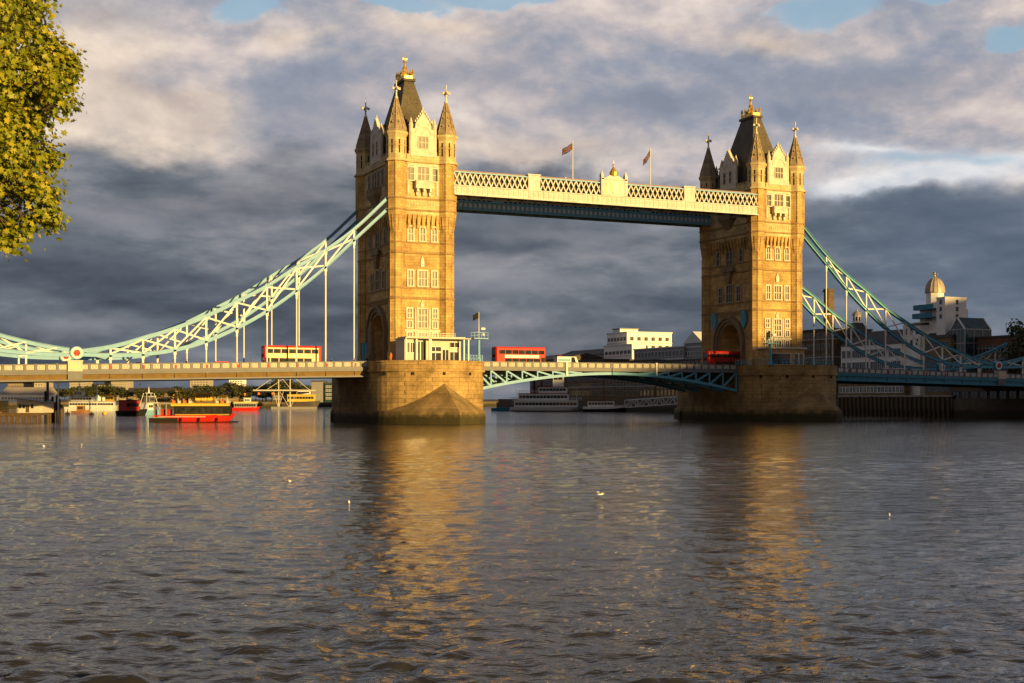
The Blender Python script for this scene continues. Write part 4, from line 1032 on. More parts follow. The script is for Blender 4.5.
def building(label, x0, x1, y0, y1, z0, z1, wall, roof='tile', cat='building', name='building', pitch=0, wn=None, ww=None, cornice=None, group=None, flat=True, frame='trim', pane='glass', gableN=False):
    """axis-aligned block; wn=(nx,nz,w,h) windows on the north face (towards the river), ww the same on the west face"""
    c = Vector(((x0+x1)/2, (y0+y1)/2, z0)); B = thing(name, label, cat, c, 0, group)
    X, Y, H = (x1-x0)/2, (y1-y0)/2, z1-z0
    mb = MB(); mb.box(-X, X, -Y, Y, 0, H); mb.build('wall', M[wall], B)
    mb = MB()
    if pitch and not gableN:     # ridge along Y
        mb.add([(-X-.3,-Y-.3,H),(X+.3,-Y-.3,H),(X+.3,Y+.3,H),(-X-.3,Y+.3,H),(0,-Y-.3,H+pitch),(0,Y+.3,H+pitch)], [(0,1,4),(2,3,5),(0,4,5,3),(1,2,5,4),(0,3,2,1)])
    elif pitch:                  # ridge along X: gable towards the river
        mb.add([(-X-.3,-Y-.3,H),(X+.3,-Y-.3,H),(X+.3,Y+.3,H),(-X-.3,Y+.3,H),(-X-.3,0,H+pitch),(X+.3,0,H+pitch)], [(0,3,4),(1,5,2),(0,4,5,1),(3,2,5,4),(0,1,2,3)])
    else: mb.box(-X-0.3, X+0.3, -Y-0.3, Y+0.3, H, H+0.5)
    mb.build('roof', M[roof], B)
    if cornice:
        for zc in cornice:
            mb = MB(); mb.box(-X-0.18, X+0.18, -Y-0.18, Y+0.18, zc-z0-0.2, zc-z0+0.15); mb.build('string_course', M[frame], B)
    if wn: grid_windows(B, SIDE['N'], (-X-0.02, Y, 0), 2*Y, wn[4]-z0 if len(wn) > 4 else 1.0, (wn[5]-z0 if len(wn) > 5 else H), wn[0], wn[1], wn[2], wn[3], frame, pane)
    if ww: grid_windows(B, 0, (-X, -Y-0.02, 0), 2*X, ww[4]-z0 if len(ww) > 4 else 1.0, (ww[5]-z0 if len(ww) > 5 else H), ww[0], ww[1], ww[2], ww[3], frame, pane)
    return B
def ybank(u, X): d = d_bank(u, X); return pt(u, d).y
def riverside(label, u0, u1, vtop, wall, Xf=BX+1.5, depth=16, z0=4.6, uref=None, **kw):
    """block on the south bank whose river face runs between two columns of the view"""
    y1, y0 = ybank(u0, Xf), ybank(u1, Xf); d = d_bank(uref or (u0+u1)/2, Xf)
    return building(label, Xf, Xf+depth, y0, y1, z0, zat(vtop, d), wall, **kw)
# warehouse row seen under the opening span
riverside('long brown brick warehouse seen through the opening span, right of the paddle boat', 604, 655, 362, 'brickbrown', depth=22, wn=(14, 5, 1.5, 1.9), cornice=[9.5], frame='concrete')
riverside('brown brick warehouse behind the white paddle boat', 566, 603.5, 361, 'brickbrown', depth=22, wn=(14, 5, 1.5, 1.9), cornice=[9.5], frame='concrete')
riverside('dark brick warehouse left of the paddle boat, seen under the opening span', 530, 565.5, 359.5, 'brickbrown', depth=20, pitch=2.5, wn=(16, 4, 1.5, 1.9), frame='concrete')
riverside('brown brick warehouse behind the footbridge to the pontoon', 655.5, 704, 361, 'brickbrown', depth=18, wn=(12, 5, 1.5, 1.9), cornice=[9.5], frame='concrete')
riverside('brown warehouse end hidden mostly by the farther tower', 704.5, 760, 352, 'brickyellow', depth=18, wn=(14, 6, 1.4, 1.8), frame='panelgrey')
# white upper block lit by the low sun, with stepped terraces
riverside('cream rooftop block catching the sun above the opening span', 607, 627, 333.5, 'render', Xf=190, depth=22, uref=617, z0=4.6, pitch=0, wn=(6, 2, 1.8, 1.4, 25, 32), ww=(6, 2, 1.6, 1.5, 25, 32), roof='white', cornice=[28.6])
riverside('pale stepped terrace in front of the cream rooftop block', 604, 632, 346, 'render', Xf=183, depth=6.5, uref=617, wn=(7, 2, 2.4, 1.3, 18, 26), ww=(2, 2, 2.0, 1.3, 18, 26), roof='white', cornice=[22.5])
riverside('small plant room on the roof of the cream rooftop block', 613, 620, 329.5, 'render', Xf=197, depth=9, uref=617, roof='panelgrey')
riverside('low grey slate roofed range running up to the cream rooftop block', 556, 606, 355, 'panelgrey', Xf=184, depth=16, uref=590, pitch=3.0, wn=(20, 1, 1.6, 1.5, 18.5, 21.5), frame='render', roof='tile')
riverside('pale glazed terrace with white canopy below the cream rooftop block', 634, 684, 348.5, 'panelgrey', Xf=171, depth=13, uref=660, wn=(14, 1, 1.9, 2.0, 20, 23), ww=(4, 1, 1.8, 2.0, 20, 23), frame='white', roof='white', cornice=[19.5])
riverside('grey pedimented building just left of the farther tower', 684, 703, 343, 'panelgrey', Xf=172, depth=14, uref=694, pitch=4.2, gableN=True, wn=(6, 2, 1.4, 1.5, 15, 23), frame='white', roof='white', cornice=[19, 23.5])
# right of the farther tower
riverside('dark brown brick block between the farther tower and the hangers', 786, 832, 331, 'brickbrown', Xf=170, depth=15, uref=815, wn=(9, 6, 1.3, 1.7), frame='concrete', cornice=[17.5, 23])
riverside('white glazed riverside block behind the right chains', 841, 902, 345, 'render', Xf=167, depth=16, uref=870, wn=(16, 4, 1.5, 2.1, 5.5, 19.5), frame='white', roof='tile', pitch=4.5)
riverside('brown brick river frontage with a row of windows under the right span', 838, 905, 372, 'brickyellow', Xf=BX+0.4, depth=1.6, z0=2.5, uref=870, wn=(18, 1, 1.2, 1.6, 5.5, 9), frame='render')
riverside('yellow brick wing below the white domed tower', 925, 951, 338, 'brickyellow', Xf=168, depth=14, uref=938, pitch=5.0, wn=(6, 4, 1.2, 1.6), frame='panelgrey')
riverside('red brown low block with long window rows by the right edge', 972, 1008, 338, 'brickred', Xf=173, depth=14, uref=990, wn=(9, 3, 1.9, 1.7, 6, 20), frame='panelgrey', cornice=[15.0, 18.0])
riverside('brown brick block at the far right under the chains', 1008.5, 1050, 346, 'brickred', Xf=176, depth=14, uref=1020, wn=(7, 3, 1.5, 1.6), frame='panelgrey')
riverside('dark brick wharf wall block under the right span, nearest the right edge', 950, 1030, 377, 'brickbrown', Xf=BX+0.4, depth=3, z0=2.5, uref=990, wn=(8, 1, 2.4, 2.6, 2.5, 8), frame='tile')
def brewhouse():
    def Z(v): return zat(v, 362)
    Xf = 170; ya, yb = ybank(904, Xf), ybank(926, Xf)
    B = thing('domed_brewhouse', 'white riverside tower with ribbed dome and weather vane', 'tower', (Xf+6, (ybank(926, Xf)+ybank(946, Xf))/2, 4.6)); inv = B.matrix_basis.inverted()
    y1, y0 = ybank(916, Xf), ybank(937, Xf)
    mb = MB(); mb.box(Xf, Xf+10, y0, y1, 4.6, Z(331)); mb.box(Xf+1, Xf+11, y0, ybank(917, Xf), Z(331), Z(309)); mb.build('wall', M['render'], B)
    yc = ybank(935, Xf+5); 
    mb = MB(); mb.ngon(Xf+5, yc, 2.5, Z(309), 2.5, Z(292), 8); dr = mb.build('drum', M['render'], B)
    mb = MB(); pr = [(2.62*math.cos(t), Z(292)+0.3+(Z(277.5)-Z(292))*math.sin(t)) for t in np.linspace(0, math.pi/2-0.12, 9)]
    mb.lathe([(2.75, Z(292)), (2.75, Z(292)+0.3)]+pr, Xf+5, yc, 16)
    for k in range(16):
        a = k*math.pi/8
        for (r0, z0), (r1, z1) in zip(pr[:-1], pr[1:]): mb.bar((Xf+5+r0*math.cos(a), yc+r0*math.sin(a), z0), (Xf+5+r1*math.cos(a), yc+r1*math.sin(a), z1), 0.12, 0.12)
    dm = mb.build('dome', M['copper'], B)
    mb = MB(); mb.lathe([(0.5, Z(278)), (0.55, Z(276.5)), (0.2, Z(275)), (0.08, Z(271))], Xf+5, yc, 8); mb.box(Xf+5, Xf+5.08, yc-1.1, yc+0.8, Z(273.6), Z(273)); mb.box(Xf+5, Xf+5.06, yc+0.1, yc+1.0, Z(272.2), Z(270.6)); mb.build('weather_vane', M['gold'], dm)
    # cube to the right of the drum
    ya, yb = ybank(936.5, Xf-1), ybank(945, Xf-1)
    mb = MB(); mb.box(Xf-1, Xf+6.5, yb, ya, 4.6, Z(300)); mb.box(Xf-1.15, Xf+6.65, yb-0.15, ya+0.15, Z(300), Z(299)); mb.build('stair_block', M['render'], B)
    for v in (306, 313, 320):
        for side, o in ((SIDE['N'], (Xf-1.02, (ya+yb)/2, Z(v))), (0, (Xf+3.2, yb-0.02, Z(v)))):
            b = MB(); b.box(-0.45, 0.45, -0.05, 0.05, 0, 1.2, 1); b.box(-0.6, 0.6, -0.08, 0.04, -0.15, 0); w = b.build('window', [M['render'], M['glass']], B, False, o, side)
    for v in (321, 315, 308.5):
        b = MB(); b.box(-1.2, 1.2, -0.05, 0.05, 0, 1.1, 1); b.box(-1.35, 1.35, -0.08, 0.04, -0.15, 0); b.build('window', [M['render'], M['glass']], B, False, (Xf+(0.97 if v < 331 else 0), ybank(926, Xf), Z(v)), SIDE['N'])
    for v, u0, u1 in ((309, 914, 934), (317.5, 913, 932)):
        mb = MB(); a, b_ = ybank(u0, Xf-1), ybank(u1, Xf-1); mb.box(Xf-1.3, Xf+1, b_, a, Z(v)-0.25, Z(v)); mb.box(Xf-1.3, Xf-1.2, b_, a, Z(v), Z(v)+1.15)
        mb.box(Xf-1.3, Xf+1, a-0.1, a, Z(v), Z(v)+1.15); mb.build('balcony', M['blue'], B)
    y1, y0 = ybank(903, Xf-2), ybank(920, Xf-2)
    mb = MB(); mb.box(Xf-2, Xf+7, y0, y1, 4.6, Z(325)); lw = mb.build('lower_wing', M['render'], B)
    mb = MB(); c = (y0+y1)/2; mb.add([(Xf-2.3,y0-.3,Z(325)),(Xf+7.3,y0-.3,Z(325)),(Xf+7.3,y1+.3,Z(325)),(Xf-2.3,y1+.3,Z(325)),(Xf+2.5,y0-.3,Z(321)),(Xf+2.5,y1+.3,Z(321))], [(0,1,4),(2,3,5),(0,4,5,3),(1,2,5,4),(0,3,2,1)]); mb.build('roof', M['tile'], lw)
    for i in range(3):
        for v in (334, 345): b = MB(); b.box(-0.5, 0.5, -0.05, 0.05, 0, 1.7, 1); b.box(-0.65, 0.65, -0.08, 0.04, -0.15, 0); b.build('window', [M['render'], M['glass']], B, False, (Xf-2.02, y0+(y1-y0)*(i+0.5)/3, Z(v)), SIDE['N'])
    for o in B.children: o.matrix_parent_inverse = inv
brewhouse()
def glass_house():
    def Z(v): return zat(v, 352)
    Xf = 169; ya, yb = ybank(950, Xf), ybank(965, Xf); yc = (ya+yb)/2
    B = thing('gabled_glass_block', 'dark glazed block with twin gables right of the white domed tower', 'building', (Xf+5, yc, 4.6)); inv = B.matrix_basis.inverted()
    mb = MB(); mb.box(Xf, Xf+9, yb, ya, 4.6, Z(330)); mb.build('glazing', M['greenglass'], B)
    mb = MB()
    for y in np.linspace(yb, ya, 5): mb.box(Xf-0.12, Xf+0.05, y-0.1, y+0.1, 4.6, Z(330))
    for z in np.linspace(4.6, Z(330), 6): mb.box(Xf-0.14, Xf+0.05, yb, ya, z-0.12, z+0.12); mb.box(Xf, Xf+9, yb-0.14, yb+0.05, z-0.12, z+0.12)
    for x in np.linspace(Xf, Xf+9, 4): mb.box(x-0.1, x+0.1, yb-0.12, yb+0.05, 4.6, Z(330))
    mb.build('frame', M['steel'], B)
    mb = MB(); z0, z1 = Z(330), Z(318)
    mb.add([(Xf,yb,z0),(Xf+9,yb,z0),(Xf+9,ya,z0),(Xf,ya,z0),(Xf,yc,z1),(Xf+9,yc,z1)], [(0,3,4),(1,5,2),(0,4,5,1),(3,2,5,4)]); mb.build('roof', M['greenglass'], B)
    mb = MB(); 
    for x in (Xf-0.06, Xf+9): mb.bar((x,yb,z0),(x,yc,z1),0.3,0.3,side=(1,0,0)); mb.bar((x,ya,z0),(x,yc,z1),0.3,0.3,side=(1,0,0))
    mb.build('gable_trim', M['render'], B)
    for o in B.children: o.matrix_parent_inverse = inv
glass_house()
def chimney():
    Xf = 176; d = d_bank(829, Xf); p = pt(829, d)
    C = thing('brick_chimney', 'tall square brick chimney seen behind the right hangers', 'chimney', (p.x, p.y, 4.6)); H = zat(292, d)-4.6
    mb = MB(); mb.prism([(-1.5,-1.5),(1.5,-1.5),(1.5,1.5),(-1.5,1.5)], 0, H, [(-1.1,-1.1),(1.1,-1.1),(1.1,1.1),(-1.1,1.1)]); mb.build('shaft', M['brickbrown'], C)
    mb = MB(); mb.box(-1.45, 1.45, -1.45, 1.45, H, H+0.4); mb.box(-1.25, 1.25, -1.25, 1.25, H+0.4, H+1.0); mb.build('cap', M['tile'], C)
chimney()
def cupola():
    Xf = 176; d = d_bank(857, Xf); p = pt(857, d); z = zat(324, d)
    C = thing('roof_cupola', 'small white lantern cupola on the slate roof behind the right chains', 'cupola', (p.x, p.y, zat(350, d)))
    z0 = 0; h = zat(323, d)-zat(350, d)
    mb = MB(); mb.box(-2.6, 2.6, -2.6, 2.6, 0, h*0.55); mb.prism([(-2.9,-2.9),(2.9,-2.9),(2.9,2.9),(-2.9,2.9)], h*0.55, h, [(-1.2,-1.2),(1.2,-1.2),(1.2,1.2),(-1.2,1.2)]); mb.build('base', M['tile'], C)
    mb = MB(); mb.ngon(0, 0, 1.25, h, 1.25, h+2.3, 8); mb.build('lantern', M['render'], C)
    mb = MB()
    for k in range(8):
        a = k*math.pi/4; mb.M = rotm(a); mb.box(1.13, 1.19, -0.28, 0.28, h+0.6, h+1.9)
    mb.M = None; mb.build('pane', M['glass'], C)
    mb = MB(); mb.lathe([(1.6, h+2.3), (1.5, h+2.6), (1.1, h+3.2), (0.4, h+3.6), (0.08, h+4.4)], 0, 0, 12); mb.build('roof', M['copper'], C)
cupola()
def colonnade():
    y1, y0 = ybank(838, BX-0.4), ybank(952, BX-0.4)
    P = thing('river_wall', 'dark river wall with timber fenders under the right span', 'wall', (BX-0.4, (y0+y1)/2, 0)); inv = P.matrix_basis.inverted()
    mb = MB(); mb.box(BX-0.35, BX+0.1, y0, y1, -1, 5.2); mb.build('wall_face', M['quay'], P)
    mb = MB(); mb.box(BX-0.6, BX+0.4, y0, y1, 5.2, 5.6); mb.build('coping', M['concrete'], P)
    n = 26
    for i in range(n):
        y = y0+(y1-y0)*(i+0.5)/n; mb = MB(); mb.box(BX-0.85, BX-0.35, y-0.22, y+0.22, -1, 4.9+0.5*random.random()); mb.build('fender', M['timber'], P)
    for o in P.children: o.matrix_parent_inverse = inv
colonnade()
# unseen blocks added up river, shaped to cast shade on the farther pier
for i, (xa, xb, mt) in enumerate(((185, 208, 'panelgrey'), (208.5, 232, 'concrete'), (232.5, 258, 'render'), (258.5, 286, 'panelgrey'), (286.5, 318, 'concrete'), (318.5, 362, 'brickred'))):
    y0, y1 = -436, -400
    f = lambda x: 66.0+0.205*(x-187)
    nm = ['slant roofed grey office block nearest the river, behind the viewer', 'slant roofed concrete office block, second from the river, behind the viewer', 'slant roofed white office block behind the viewer', 'slant roofed grey office block farther inland, behind the viewer', 'tall concrete office block inland, behind the viewer', 'tall red brick office block farthest inland, behind the viewer'][i]
    c = Vector(((xa+xb)/2, (y0+y1)/2, 3)); B = thing('office_block', nm, 'building', c, 0, 'office blocks up river')
    X = (xb-xa)/2; Y = 18; h0, h1 = f(xa)-3, f(xb)-3
    mb = MB(); vs = [(-X,-Y,-4),(X,-Y,-4),(X,Y,-4),(-X,Y,-4),(-X,-Y,h0),(X,-Y,h1),(X,Y,h1),(-X,Y,h0)]
    mb.add(vs, [(0,3,2,1),(4,5,6,7),(0,1,5,4),(1,2,6,5),(2,3,7,6),(3,0,4,7)]); mb.build('wall', M[mt], B)
    mb = MB()
    for k in range(10): z = 3+k*(h0-6)/10; mb.box(-X+1, X-1, Y-0.05, Y+0.06, z, z+1.7)
    mb.build('window_band', M['glass'], B)

# ------------------------------------------------------------------ left bank, far
def at_block(label, u0, u1, vtop, d, wall, depth=14, name='apartment_block', cat='building', vbase=None, n=None, roof='tile', pitch=0, frame='trim', z0=3.0):
    a, b = pt(u0, d), pt(u1, d); L = (b-a).length
    ang = math.atan2(b.y-a.y, b.x-a.x); H = zat(vtop, d)-z0
    c = (a+b)/2; B = thing(name, label, cat, (c.x, c.y, z0), ang)
    mb = MB(); mb.box(-L/2, L/2, 0, depth, 0, H); mb.build('wall', M[wall], B)
    mb = MB()
    if pitch: mb.add([(-L/2-.3,-.3,H),(L/2+.3,-.3,H),(L/2+.3,depth+.3,H),(-L/2-.3,depth+.3,H),(-L/2-.3,depth/2,H+pitch),(L/2+.3,depth/2,H+pitch)], [(0,3,4),(1,5,2),(0,4,5,1),(3,2,5,4),(0,1,2,3)])
    else: mb.box(-L/2-0.2, L/2+0.2, -0.2, depth+0.2, H, H+0.6)
    mb.build('roof', M[roof], B)
    if n: grid_windows(B, 0, (-L/2, -0.02, 0), L, 1.0, H-0.6, n[0], n[1], L/n[0]*0.5, min(2.0, (H-2)/n[1]*0.5), frame, 'glass', 0.5)
    return B
at_block('dark brown apartment slab behind the jetty at the left edge', 7, 34, 379, 700, 'brickbrown', n=(8, 6))
at_block('pale lit stair tower beside the dark brown apartment slab', 34, 44, 379.5, 690, 'concrete', n=(3, 7))
at_block('cream apartment tower left of the two behind the white yacht', 69.5, 86.5, 374, 1150, 'concrete', depth=18, n=(7, 14))
at_block('teal glazed slab beside the right hand cream apartment tower', 103, 111, 378, 1160, 'greenglass', n=(3, 10))
at_block('cream apartment tower right of the teal slab', 111, 127.5, 374, 1150, 'concrete', depth=18, n=(7, 14))
at_block('white and brown tower block behind the large red boat', 190, 209, 378.5, 1100, 'concrete', depth=16, n=(6, 10))
at_block('small white tower block right of the white and brown one', 229, 243, 377.5, 1120, 'render', depth=14, n=(5, 10))
at_block('grey windowless building near the left pier', 311.5, 323, 381.8, 640, 'panelgrey', depth=14, z0=3.0)
at_block('teal glass fronted building against the left pier', 324.5, 345, 383.5, 640, 'greenglass', depth=14, n=(7, 4), frame='white')
at_block('low tan terrace on the far bank left of the large red boat', 126, 172, 393, 740, 'brickyellow', n=(16, 2), pitch=3)
at_block('yellow painted house on the far bank left of the large red boat', 173, 186, 391, 742, 'yellow', n=(5, 2))
at_block('tan terrace on the far bank behind the large red boat', 187, 246, 394.5, 744, 'brickyellow', n=(18, 2), pitch=3)
at_block('dark glass office on the far bank below the masts', 272, 311, 394, 660, 'tile', n=(14, 2))
at_block('long cream warehouse roof behind the jetty', 0, 46, 394.5, 520, 'render', n=(14, 1), roof='concrete', pitch=3)
at_block('white dome roofed shed far behind the yacht', 98, 107, 385, 1100, 'render')

# ------------------------------------------------------------------ trees
def tree_proto(name, h, r, seed, mat_, n=900, leaf=0.9, trunk=0.28):
    rng = random.Random(seed); T = link(name, None)
    mb = MB(); mb.tube((0,0,0), (0.2,0.1,h*0.45), trunk, 8, trunk*0.7)
    for k in range(6):
        a = rng.random()*6.28; mb.tube((0.2,0.1,h*(0.3+0.03*k)), (r*0.6*math.cos(a), r*0.6*math.sin(a), h*(0.6+0.3*rng.random())), trunk*0.5, 6, trunk*0.15)
    mb.build('trunk', M['bark'], T)
    mb = MB(); lobes = [(Vector((rng.uniform(-.55,.55)*r, rng.uniform(-.55,.55)*r, h*rng.uniform(0.38, 0.86))), r*rng.uniform(0.3, 0.58)) for _ in range(13)]
    for i in range(n):
        c, lr = rng.choice(lobes); v = Vector((rng.gauss(0,1), rng.gauss(0,1), rng.gauss(0,1))).normalized()*lr*rng.uniform(0.55, 1.08)
        p = c+Vector((v.x, v.y, v.z*0.85)); nrm = (v.normalized()+Vector((rng.uniform(-.8,.8), rng.uniform(-.8,.8), rng.uniform(-.5,.9)))).normalized()
        a = nrm.orthogonal().normalized(); b = nrm.cross(a); s = leaf*rng.uniform(0.6, 1.25)
        k = rng.random()*6.28; a, b = a*math.cos(k)+b*math.sin(k), b*math.cos(k)-a*math.sin(k)
        mb.add([p+a*s*0.6, p+b*s*0.45+nrm*0.1*s, p-a*s*0.6, p-b*s*0.45+nrm*0.1*s], [(0,1,2,3)])
    mb.build('crown', M[mat_], T); return T
protos = [tree_proto('bank_tree', 13, 5.2, 1, 'farleaf'), tree_proto('bank_tree', 12, 6.2, 2, 'farleaf'), tree_proto('bank_tree', 15, 5.0, 3, 'farleaf')]
used = [False]*3
places = ['at the left end of the far bank row', 'behind the jetty posts', 'left of the white yacht', 'behind the bow of the white yacht', 'behind the white yacht', 'below the teal glazed slab', 'below the right hand cream tower', 'at the right end of the dense row behind the yacht', 'behind the dark barge']
def far_tree(i, u, d, label, vt=None):
    k = i % 3; P = protos[k]
    o = P if not used[k] else copy_tree(P); used[k] = True
    p = pt(u, d); o.location = (p.x, p.y, 2.9); s = (zat(vt, d)-2.9)/[12.2, 11.6, 13.6][k]
    o.scale = (s*1.5, s*1.5, s); o.rotation_euler = (0, 0, i*1.7)
    tag(o, label, 'tree', 'trees along the far left bank')
TR = [(50, 388), (57, 389.5), (65, 390), (76, 388), (84, 386.5), (93, 387), (102, 387), (111, 386.5), (119, 388), (127, 391), (152, 390.5), (164, 388.5), (178, 387.5), (196, 388), (201, 386), (212, 387), (222, 385.5), (231, 383.5), (240, 385.5), (247, 386), (256, 387), (266, 385), (275, 381.5), (283, 380.5), (290, 383), (299, 388), (305, 386)]
lab = ['leafy tree above the jetty posts', 'dark round tree right of the jetty posts', 'low tree left of the cream tower foot', 'tree behind the mast of the white yacht', 'tall tree behind the white yacht, first right of its mast', 'tree behind the middle of the white yacht', 'tree under the small white dome shed', 'tree at the foot of the teal glazed slab', 'tree at the foot of the right cream tower', 'last tree of the dense row, by the dark barge', 'lone tree behind the blue workboat', 'tree over the tan terrace, left of the yellow house', 'tree rising behind the yellow house', 'tree in front of the white and brown tower block, left one', 'tree in front of the white and brown tower block, right one', 'tree just right of the white and brown tower block', 'tree between the two small tower blocks', 'tree at the left foot of the small white tower block', 'tree at the right foot of the small white tower block', 'tree right of the small white tower block', 'tree above the smaller red boat', 'tree left of the stayed masts', 'tallest tree behind the first stayed mast', 'tall tree between the stayed masts', 'tree behind the second stayed mast', 'low tree left of the grey windowless building', 'tree touching the grey windowless building']
for i, ((u, v), l) in enumerate(zip(TR, lab)): far_tree(i, u, 735+((i*37) % 5)*9-(25 if u > 270 else 0), l, v-0.8)
for i in range(24):
    k = i % 3; u = 46+i*11.3+random.uniform(-3, 3); o = copy_tree(protos[k]); dd = 712+random.uniform(-8, 8)-(30 if u > 270 else 0); p = pt(u, dd); o.location = (p.x, p.y, 2.9); sz = random.uniform(0.42, 0.66)*(1.25 if u < 130 else 1.0); o.scale = (sz*1.5, sz*1.5, sz); o.rotation_euler = (0, 0, i*2.3)
    tag(o, 'low bushy tree in the continuous front row along the far left bank', 'tree', 'low trees in the front row of the far left bank')
e = tree_proto('bank_tree', 17, 6.5, 9, 'farleaf', 1600, 0.7, 0.4); Xf = 172; d = d_bank(1024, Xf); p = pt(1024, d)
e.location = (p.x, p.y, 4.6); s = (zat(315, d)-4.6)/16.5; e.scale = (s*0.8, s*0.8, s); tag(e, 'dark tall tree at the right edge behind the teal chains', 'tree')

# the plane tree on the quay, its crown reaching into the top left corner
def near_tree():
    rng = random.Random(5); dn = 22.0
    base = pt(-110, dn); T = thing('plane_tree', 'sunlit yellow green plane tree leaning into the top left corner', 'tree', (base.x, base.y, 3.0)); inv = Vector((base.x, base.y, 3.0))
    def P(u, v, dd=0.0): q = pt(u, dn+dd); return Vector((q.x, q.y, zat(v, dn+dd)))-inv
    px = dn/F
    lobes = []
    for u, v, r in ((18,20,34),(42,48,30),(58,68,22),(66,72,16),(15,80,42),(44,96,24),(54,84,16),(18,128,38),(38,112,18),(38,158,20),(12,180,34),(40,188,18),(50,196,11),(44,214,15),(52,222,8),(10,222,18),(6,240,12),(16,234,9),(28,4,26),(10,-20,40),(57,163,7),(66,108,9),(62,58,14),(30,226,6)):
        lobes.append((P(u, v, rng.uniform(-0.5, 0.6)), r*px, 1.0))
    for u, v, r in ((-45,30,60),(-50,120,62),(-45,200,50),(-110,60,80),(-120,160,70),(-170,0,70),(-190,120,60),(-40,-60,70),(-120,-70,80),(-60,-140,60),(-230,60,60)):
        for q in range(3): lobes.append((P(u+rng.uniform(-25,25), v+rng.uniform(-25,25), rng.uniform(-2.2, 2.2)), r*px, 0.55))
    mb = MB(); mb.tube((0,0,-0.2), P(-115, 140, 0), 0.34, 10, 0.24); mb.tube(P(-115, 140, 0), P(-95, 0, 0.3), 0.24, 8, 0.1); mb.build('trunk', M['bark'], T)
    mb = MB()
    for c, r, w in lobes:
        s = Vector((P(-112, 150)*1.0)).lerp(P(-100, 20, 0.2), rng.random()); m1 = s.lerp(c, 0.55)+Vector((rng.uniform(-.15,.15), rng.uniform(-.15,.15), 0.12))
        mb.tube(s, m1, 0.055, 6, 0.03); mb.tube(m1, c, 0.03, 5, 0.008)
        for q in range(4):
            v = Vector((rng.gauss(0,1), rng.gauss(0,1), rng.gauss(0,1))).normalized()*r*0.8; mb.tube(m1.lerp(c, 0.7), c+v, 0.012, 4, 0.004)
    mb.build('branch', M['bark'], T)
    mb = MB(); out = [(0,-.5),(.16,-.22),(.5,-.2),(.34,.06),(.42,.3),(.17,.26),(0,.56),(-.17,.26),(-.42,.3),(-.34,.06),(-.5,-.2),(-.16,-.22)]
    for c, r, w in lobes:
        vol = (r/px/30)**2; n = int(560*vol*w)+70
        cl = [Vector((rng.gauss(0,1), rng.gauss(0,1), rng.gauss(0,1))).normalized()*r*rng.uniform(0.35, 0.95) for _ in range(max(6, n//7))]
        for i in range(n):
            o = rng.choice(cl)+Vector((rng.gauss(0,1), rng.gauss(0,1), rng.gauss(0,1)))*rng.choice((0.07, 0.09, 0.125))
            p = c+o; nrm = (o.normalized()*0.7+Vector((rng.uniform(-.7,.7), rng.uniform(-.9,.4), rng.uniform(-.1,1.0)))).normalized()
            a = nrm.orthogonal().normalized(); b = nrm.cross(a); k = rng.random()*6.28; a, b = a*math.cos(k)+b*math.sin(k), b*math.cos(k)-a*math.sin(k)
            s = rng.uniform(0.06, 0.135); f = rng.uniform(0.1, 0.4)
            vs = [p]+[p+a*(x*s)+b*(y*s)+nrm*(abs(x)*s*f) for x, y in out]
            nn = len(out); mb.add(vs, [(0, j+1, (j+1) % nn+1) for j in range(nn)])
    mb.build('crown', M['leaf'], T)
near_tree()

# ------------------------------------------------------------------ vehicles
def wheel(parent, x, y, r=0.5, w=0.3):
    mb = MB(Matrix.Translation((x, y, r)) @ Matrix.Rotation(math.pi/2, 4, 'X')); mb.lathe([(r*0.75, -w/2), (r, -w/2+0.05), (r, w/2-0.05), (r*0.75, w/2)], 0, 0, 16); t = mb.build('wheel', M['rubber'], parent)
    mb = MB(Matrix.Translation((x, y, r)) @ Matrix.Rotation(math.pi/2, 4, 'X')); mb.lathe([(r*0.6, -w/2-0.02), (r*0.6, w/2+0.02)], 0, 0, 12); mb.build('rim', M['steel'], t)
def rbox(mb, x0, x1, y0, y1, z0, z1, c, mi=0):
    """box with chamfered upper and end edges"""
    def ring(k, z): return [(x0+k, y0), (x1-k, y0), (x1, y0+k), (x1, y1-k), (x1-k, y1), (x0+k, y1), (x0, y1-k), (x0, y0+k)]
    a = ring(c, 0); b = [(x*0.985+0.015*(x0+x1)/2, y*0.9+0.1*(y0+y1)/2) for x, y in a]
    mb.prism(a, z0, z1-c, None, mi); mb.prism(a, z1-c, z1, b, mi)
